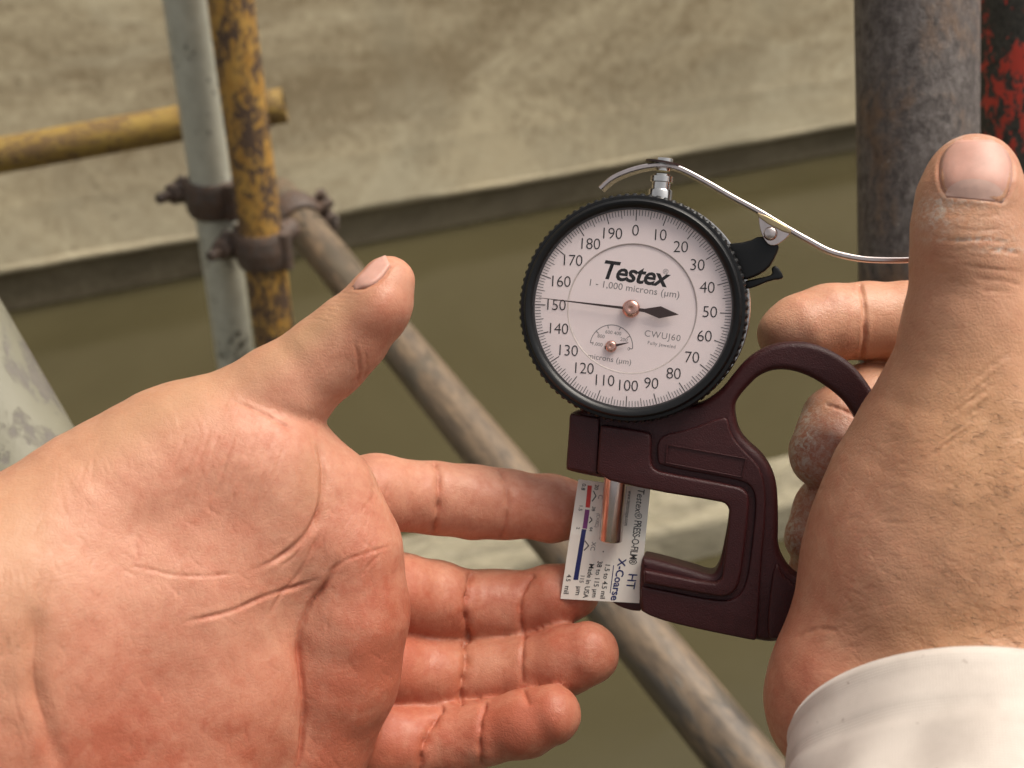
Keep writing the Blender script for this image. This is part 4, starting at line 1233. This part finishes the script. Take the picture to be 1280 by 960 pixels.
# stem above the dial and the spindle below
def rod_y(name, px0, py0, px1, py1, z, prof, mat, n=40):
    """turned part whose axis runs between two pixels on the local plane z; prof = (r mm, t)"""
    a, b = g_loc(px0, py0, z), g_loc(px1, py1, z)
    L = np.linalg.norm(b - a); X, Y, Z = frame_to(b - a)
    V, Fc = lathe([(r * MM, t * L) for r, t in prof], n)
    o = mesh_obj(name, place(V, a, X, Y, Z), Fc, mat, gauge); o.data.set_sharp_from_angle(angle=R(35))
    return o
ZS = -0.0080
rod_y('stem', 824, 258, 828, 218, ZS, [(0, 0), (3.1, 0), (3.1, .48), (2.9, .52), (2.4, .54), (2.4, .74), (2.9, .76), (2.9, .93), (2.2, .96), (2.2, 1), (0, 1)], M_chrome)
rod_y('stem_cap', 829, 214, 831, 197, ZS, [(0, 0), (1.9, 0), (1.9, .35), (2.9, .36), (2.9, .62), (2.3, .66), (2.3, .92), (1.8, 1), (0, 1)], M_chrome)
rod_y('stem_washer', 830, 206, 830.5, 203.5, ZS, [(0, 0), (4.9, 0), (4.9, 1), (0, 1)], M_needle)
rod_y('spindle', 771, 585, 763, 676, ZF - 0.0002 - 0.0030, [(0, 0), (3.1, 0), (3.1, .985), (2.9, 1), (0, 1)], M_steel, 64)
# lifting lever: a bent strip of steel
lev = catmull([(752, 237), (764, 226), (782, 217), (806, 210), (830, 208), (850, 212), (880, 227), (915, 247), (950, 266), (985, 287), (1010, 301), (1035, 314), (1060, 321), (1090, 325), (1140, 325), (1170, 320)], 6)
def strip(name, path, z0, z1, th, mat):
    p = np.array([g_loc(x, y, (z0 + z1) / 2)[:2] for x, y in path])
    t = np.gradient(p, axis=0); t /= np.linalg.norm(t, axis=1, keepdims=True); n = np.stack([-t[:, 1], t[:, 0]], 1)
    V, Fc = [], []
    b = th * .22
    for q, nn in zip(p, n):
        for dn, z in ((th / 2, z0 + b), (th / 2, z1 - b), (th / 2 - b, z1), (-th / 2 + b, z1), (-th / 2, z1 - b), (-th / 2, z0 + b), (-th / 2 + b, z0), (th / 2 - b, z0)):
            V.append((q[0] + nn[0] * dn, q[1] + nn[1] * dn, z))
    k = 8; m_ = len(p)
    for i in range(m_ - 1):
        for e in range(k): Fc.append((i * k + e, (i + 1) * k + e, (i + 1) * k + (e + 1) % k, i * k + (e + 1) % k))
    Fc.append(tuple(reversed(range(k)))); Fc.append(tuple((m_ - 1) * k + e for e in range(k)))
    me = bpy.data.meshes.new(name); me.from_pydata(V, [], Fc); me.update()
    bm = bmesh.new(); bm.from_mesh(me); bmesh.ops.recalc_face_normals(bm, faces=bm.faces[:]); bm.to_mesh(me); bm.free()
    o = link_mesh(name, me, mat, gauge, True); me.set_sharp_from_angle(angle=R(40))
    return o
strip('lever', lev, -0.0112, -0.0052, 0.00125, M_steel)
br = [(948, 267), (967, 278), (989, 290), (984, 297), (978, 302), (970, 307), (961, 307), (954, 298), (949, 283)]
slab('lever_bracket', [chaikin(gl(br, -.005), 1)], -0.0052, -0.0043, 0.0002, M_steel, gauge)
slab('lever_saddle', [chaikin(gl([(946, 264), (990, 287), (987, 294), (950, 275)], -.005), 1)], -0.0118, -0.0036, 0.0002, M_bronze, gauge)
rl = g_loc(963, 292, -.004)
V, Fc = lathe([(1.75 * MM, 0), (1.7 * MM, .4 * MM), (1.2 * MM, .75 * MM), (0, .85 * MM)], 28)
mesh_obj('rivet', [(x + rl[0], y + rl[1], z - 0.0043) for x, y, z in V], Fc, M_steel, gauge)
mt_ = [(905, 305), (935, 302), (950, 294), (962, 300), (975, 305), (970, 320), (960, 336), (945, 345), (930, 350), (918, 345)]
slab('lever_mount', [chaikin(gl(mt_, -.0055), 1)], -0.0125, -0.0056, 0.0006, M_black, gauge)
hk = [(926, 352), (955, 346), (966, 343), (964, 334), (971, 331), (980, 345), (977, 349), (964, 350), (940, 360), (930, 361)]
slab('hook', [chaikin(gl(hk, -.006), 1)], -0.0105, -0.0070, 0.0005, M_black, gauge)

# ------------------------------------------------------------------ the replica card
card_q = {'tl': (723, 599), 'tr': (813, 610.5), 'br': (799, 754), 'bl': (700.5, 748.5)}
def zcard(v):                                  # depth across the card: leaned back above the fold
    vb = 0.46
    return ZF - 0.0066 - (0.0030 * (vb - v) / vb if v < vb else 0.0) + (0.0012 * (v - vb) if v > vb else 0)
def card_pt(u, v, off=0.0):
    a = np.array(card_q['tl']) * (1 - u) + np.array(card_q['tr']) * u
    b = np.array(card_q['bl']) * (1 - u) + np.array(card_q['br']) * u
    p = a * (1 - v) + b * v
    z = zcard(v)
    return g_loc(p[0], p[1], z + off) 
card_root = empty('test_card', Matrix(G_MAT) @ Matrix.Translation(card_pt(.5, 1)))
tag(card_root, 'small white printed card with red to navy colour bar, held behind the spindle', 'card')
CO = card_pt(.5, 1)
def card_mesh(name, u0, u1, v0, v1, off, th, mat, nu=6, nv=24):
    V, Fc = [], []
    for o_ in (off, off - th):
        for j in range(nv + 1):
            for i in range(nu + 1):
                V.append(card_pt(u0 + (u1 - u0) * i / nu, v0 + (v1 - v0) * j / nv, o_) - CO)
    n = (nu + 1) * (nv + 1)
    for j in range(nv):
        for i in range(nu):
            q = (j * (nu + 1) + i, (j + 1) * (nu + 1) + i, (j + 1) * (nu + 1) + i + 1, j * (nu + 1) + i + 1)
            Fc.append(q); Fc.append(tuple(n + k for k in reversed(q)))
    ring = [i for i in range(nu + 1)] + [j * (nu + 1) + nu for j in range(1, nv + 1)] + [nv * (nu + 1) + i for i in reversed(range(nu))] + [j * (nu + 1) for j in reversed(range(1, nv))]
    for a, b in zip(ring, ring[1:] + ring[:1]): Fc.append((a, b, b + n, a + n))
    return mesh_obj(name, V, Fc, mat, card_root, False)
card_mesh('card', 0, 1, 0, 1, 0, 0.00025, M_card)
def zuv(zx, zy):
    """card coordinates of a point read off an enlarged view of the card"""
    x, y = 680 + zx * .198, 580 + zy * .198
    u, v = .5, .5
    for _ in range(12):
        a = np.array(card_q['tl']) * (1 - u) + np.array(card_q['tr']) * u; b = np.array(card_q['bl']) * (1 - u) + np.array(card_q['br']) * u
        p = a * (1 - v) + b * v
        v += (y - p[1]) / 146; u += (x - p[0]) / 94
    return u, v
HC = np.linalg.norm(card_pt(.5, 1) - card_pt(.5, 0)); WC = np.linalg.norm(card_pt(1, .5) - card_pt(0, .5))
def card_text(s, zx0, zy0, zx1, zy1, size, mat, **kw):
    """line of print that runs down the card, between two points of the enlarged view (middle of the letters)"""
    (u0, v0), (u1, v1) = zuv(zx0, zy0), zuv(zx1, zy1)
    um, vm = (u0 + u1) / 2, (v0 + v1) / 2
    k = (u1 - u0) / max(1e-6, (v1 - v0))
    def mp(x, y):
        v = vm + x / HC
        u = um + y / WC + k * (v - vm)
        return card_pt(u, v, 0.00006) - CO
    text(s, size * MM, mp, card_root, mat, **kw)
def card_bar(name, zx0, zy0, zx1, zy1, w, mat, off=0.00005):
    (u0, v0), (u1, v1) = zuv(zx0, zy0), zuv(zx1, zy1); hw = w * MM / WC / 2
    V, Fc = [], []; n = 24
    for i in range(n + 1):
        t = i / n; u, v = u0 + (u1 - u0) * t, v0 + (v1 - v0) * t
        V += [card_pt(u - hw, v, off) - CO, card_pt(u + hw, v, off) - CO]
    for i in range(n): Fc.append((2 * i, 2 * i + 2, 2 * i + 3, 2 * i + 1))
    mesh_obj(name, V, Fc, mat, card_root, False)
card_bar('colour_bar', 289, 136, 276, 275, 1.25, M_cred)
card_bar('colour_bar', 274, 288, 257, 408, 1.25, M_cpurple)
card_bar('colour_bar', 253, 412, 200, 732, 1.25, M_cnavy)
card_bar('underline', 440, 640, 418, 815, .22, M_cnavy)
card_text('Testex\u00ae', 612, 158, 590, 338, 2.8, M_cblack, shear=.15, width=.84, bold=.004)
card_text('PRESS-O-FILM\u00ae', 592, 358, 556, 632, 2.85, M_cblack, bold=.008, width=.70, spacing=.90)
card_text('www.testextape.com', 545, 150, 515, 410, 1.6, M_cblack, width=.70, bold=.004)
card_text('HT', 560, 690, 540, 790, 3.3, M_cnavy, bold=.01)
card_text('X-Coarse', 490, 615, 445, 845, 2.9, M_cnavy, bold=.022, width=1.0)
card_text('1.5 to 4.5 mil', 400, 645, 370, 835, 1.85, M_cblack, bold=.012, width=.98)
card_text('38 to 115 \u00b5m', 350, 630, 318, 825, 1.85, M_cblack, bold=.012, width=.98)
card_text('Made in USA', 298, 645, 262, 830, 1.85, M_cblack, bold=.012, width=.95)
for s_, a, b, sz in (('0.8', 250, 145, 1.5), ('1.5', 232, 277, 1.4), ('2', 215, 405, 1.3), ('4.5', 155, 720, 1.6), ('mil', 143, 795, 1.9),
                     ('20', 332, 147, 1.5), ('38', 313, 283, 1.3), ('64', 297, 412, 1.2), ('115', 240, 725, 1.5), ('\u00b5m', 218, 800, 1.9)):
    card_text(s_, a, b - 5, a - 2, b + 5, sz, M_cblack, name='numeral', bold=.012)
card_text('C', 356, 203, 354, 213, 1.8, M_greyink, bold=.01); card_text('(C+XC)', 344, 312, 330, 400, 1.35, M_greyink, width=.85, bold=.01); card_text('XC', 312, 505, 306, 535, 1.7, M_greyink, bold=.01)
def bracket(zpts):
    V, Fc = [], []
    for (x0, y0), (x1, y1) in zip(zpts[:-1], zpts[1:]):
        d = np.array([x1 - x0, y1 - y0], float); n = np.array([-d[1], d[0]]) / np.linalg.norm(d) * 3.2
        b0 = len(V)
        for x, y in ((x0 + n[0], y0 + n[1]), (x1 + n[0], y1 + n[1]), (x1 - n[0], y1 - n[1]), (x0 - n[0], y0 - n[1])):
            V.append(card_pt(*zuv(x, y), 0.00006) - CO)
        Fc.append((b0, b0 + 1, b0 + 2, b0 + 3))
    mesh_obj('range_mark', V, Fc, M_cblack, card_root, False)
bracket([(312, 170), (328, 203), (303, 236)])
bracket([(290, 335), (304, 354), (284, 372)]); bracket([(258, 484), (282, 516), (252, 546)])
card_text('.', 392, 550, 391, 558, 3.0, M_cblack)
finish_slabs()
finish_texts()
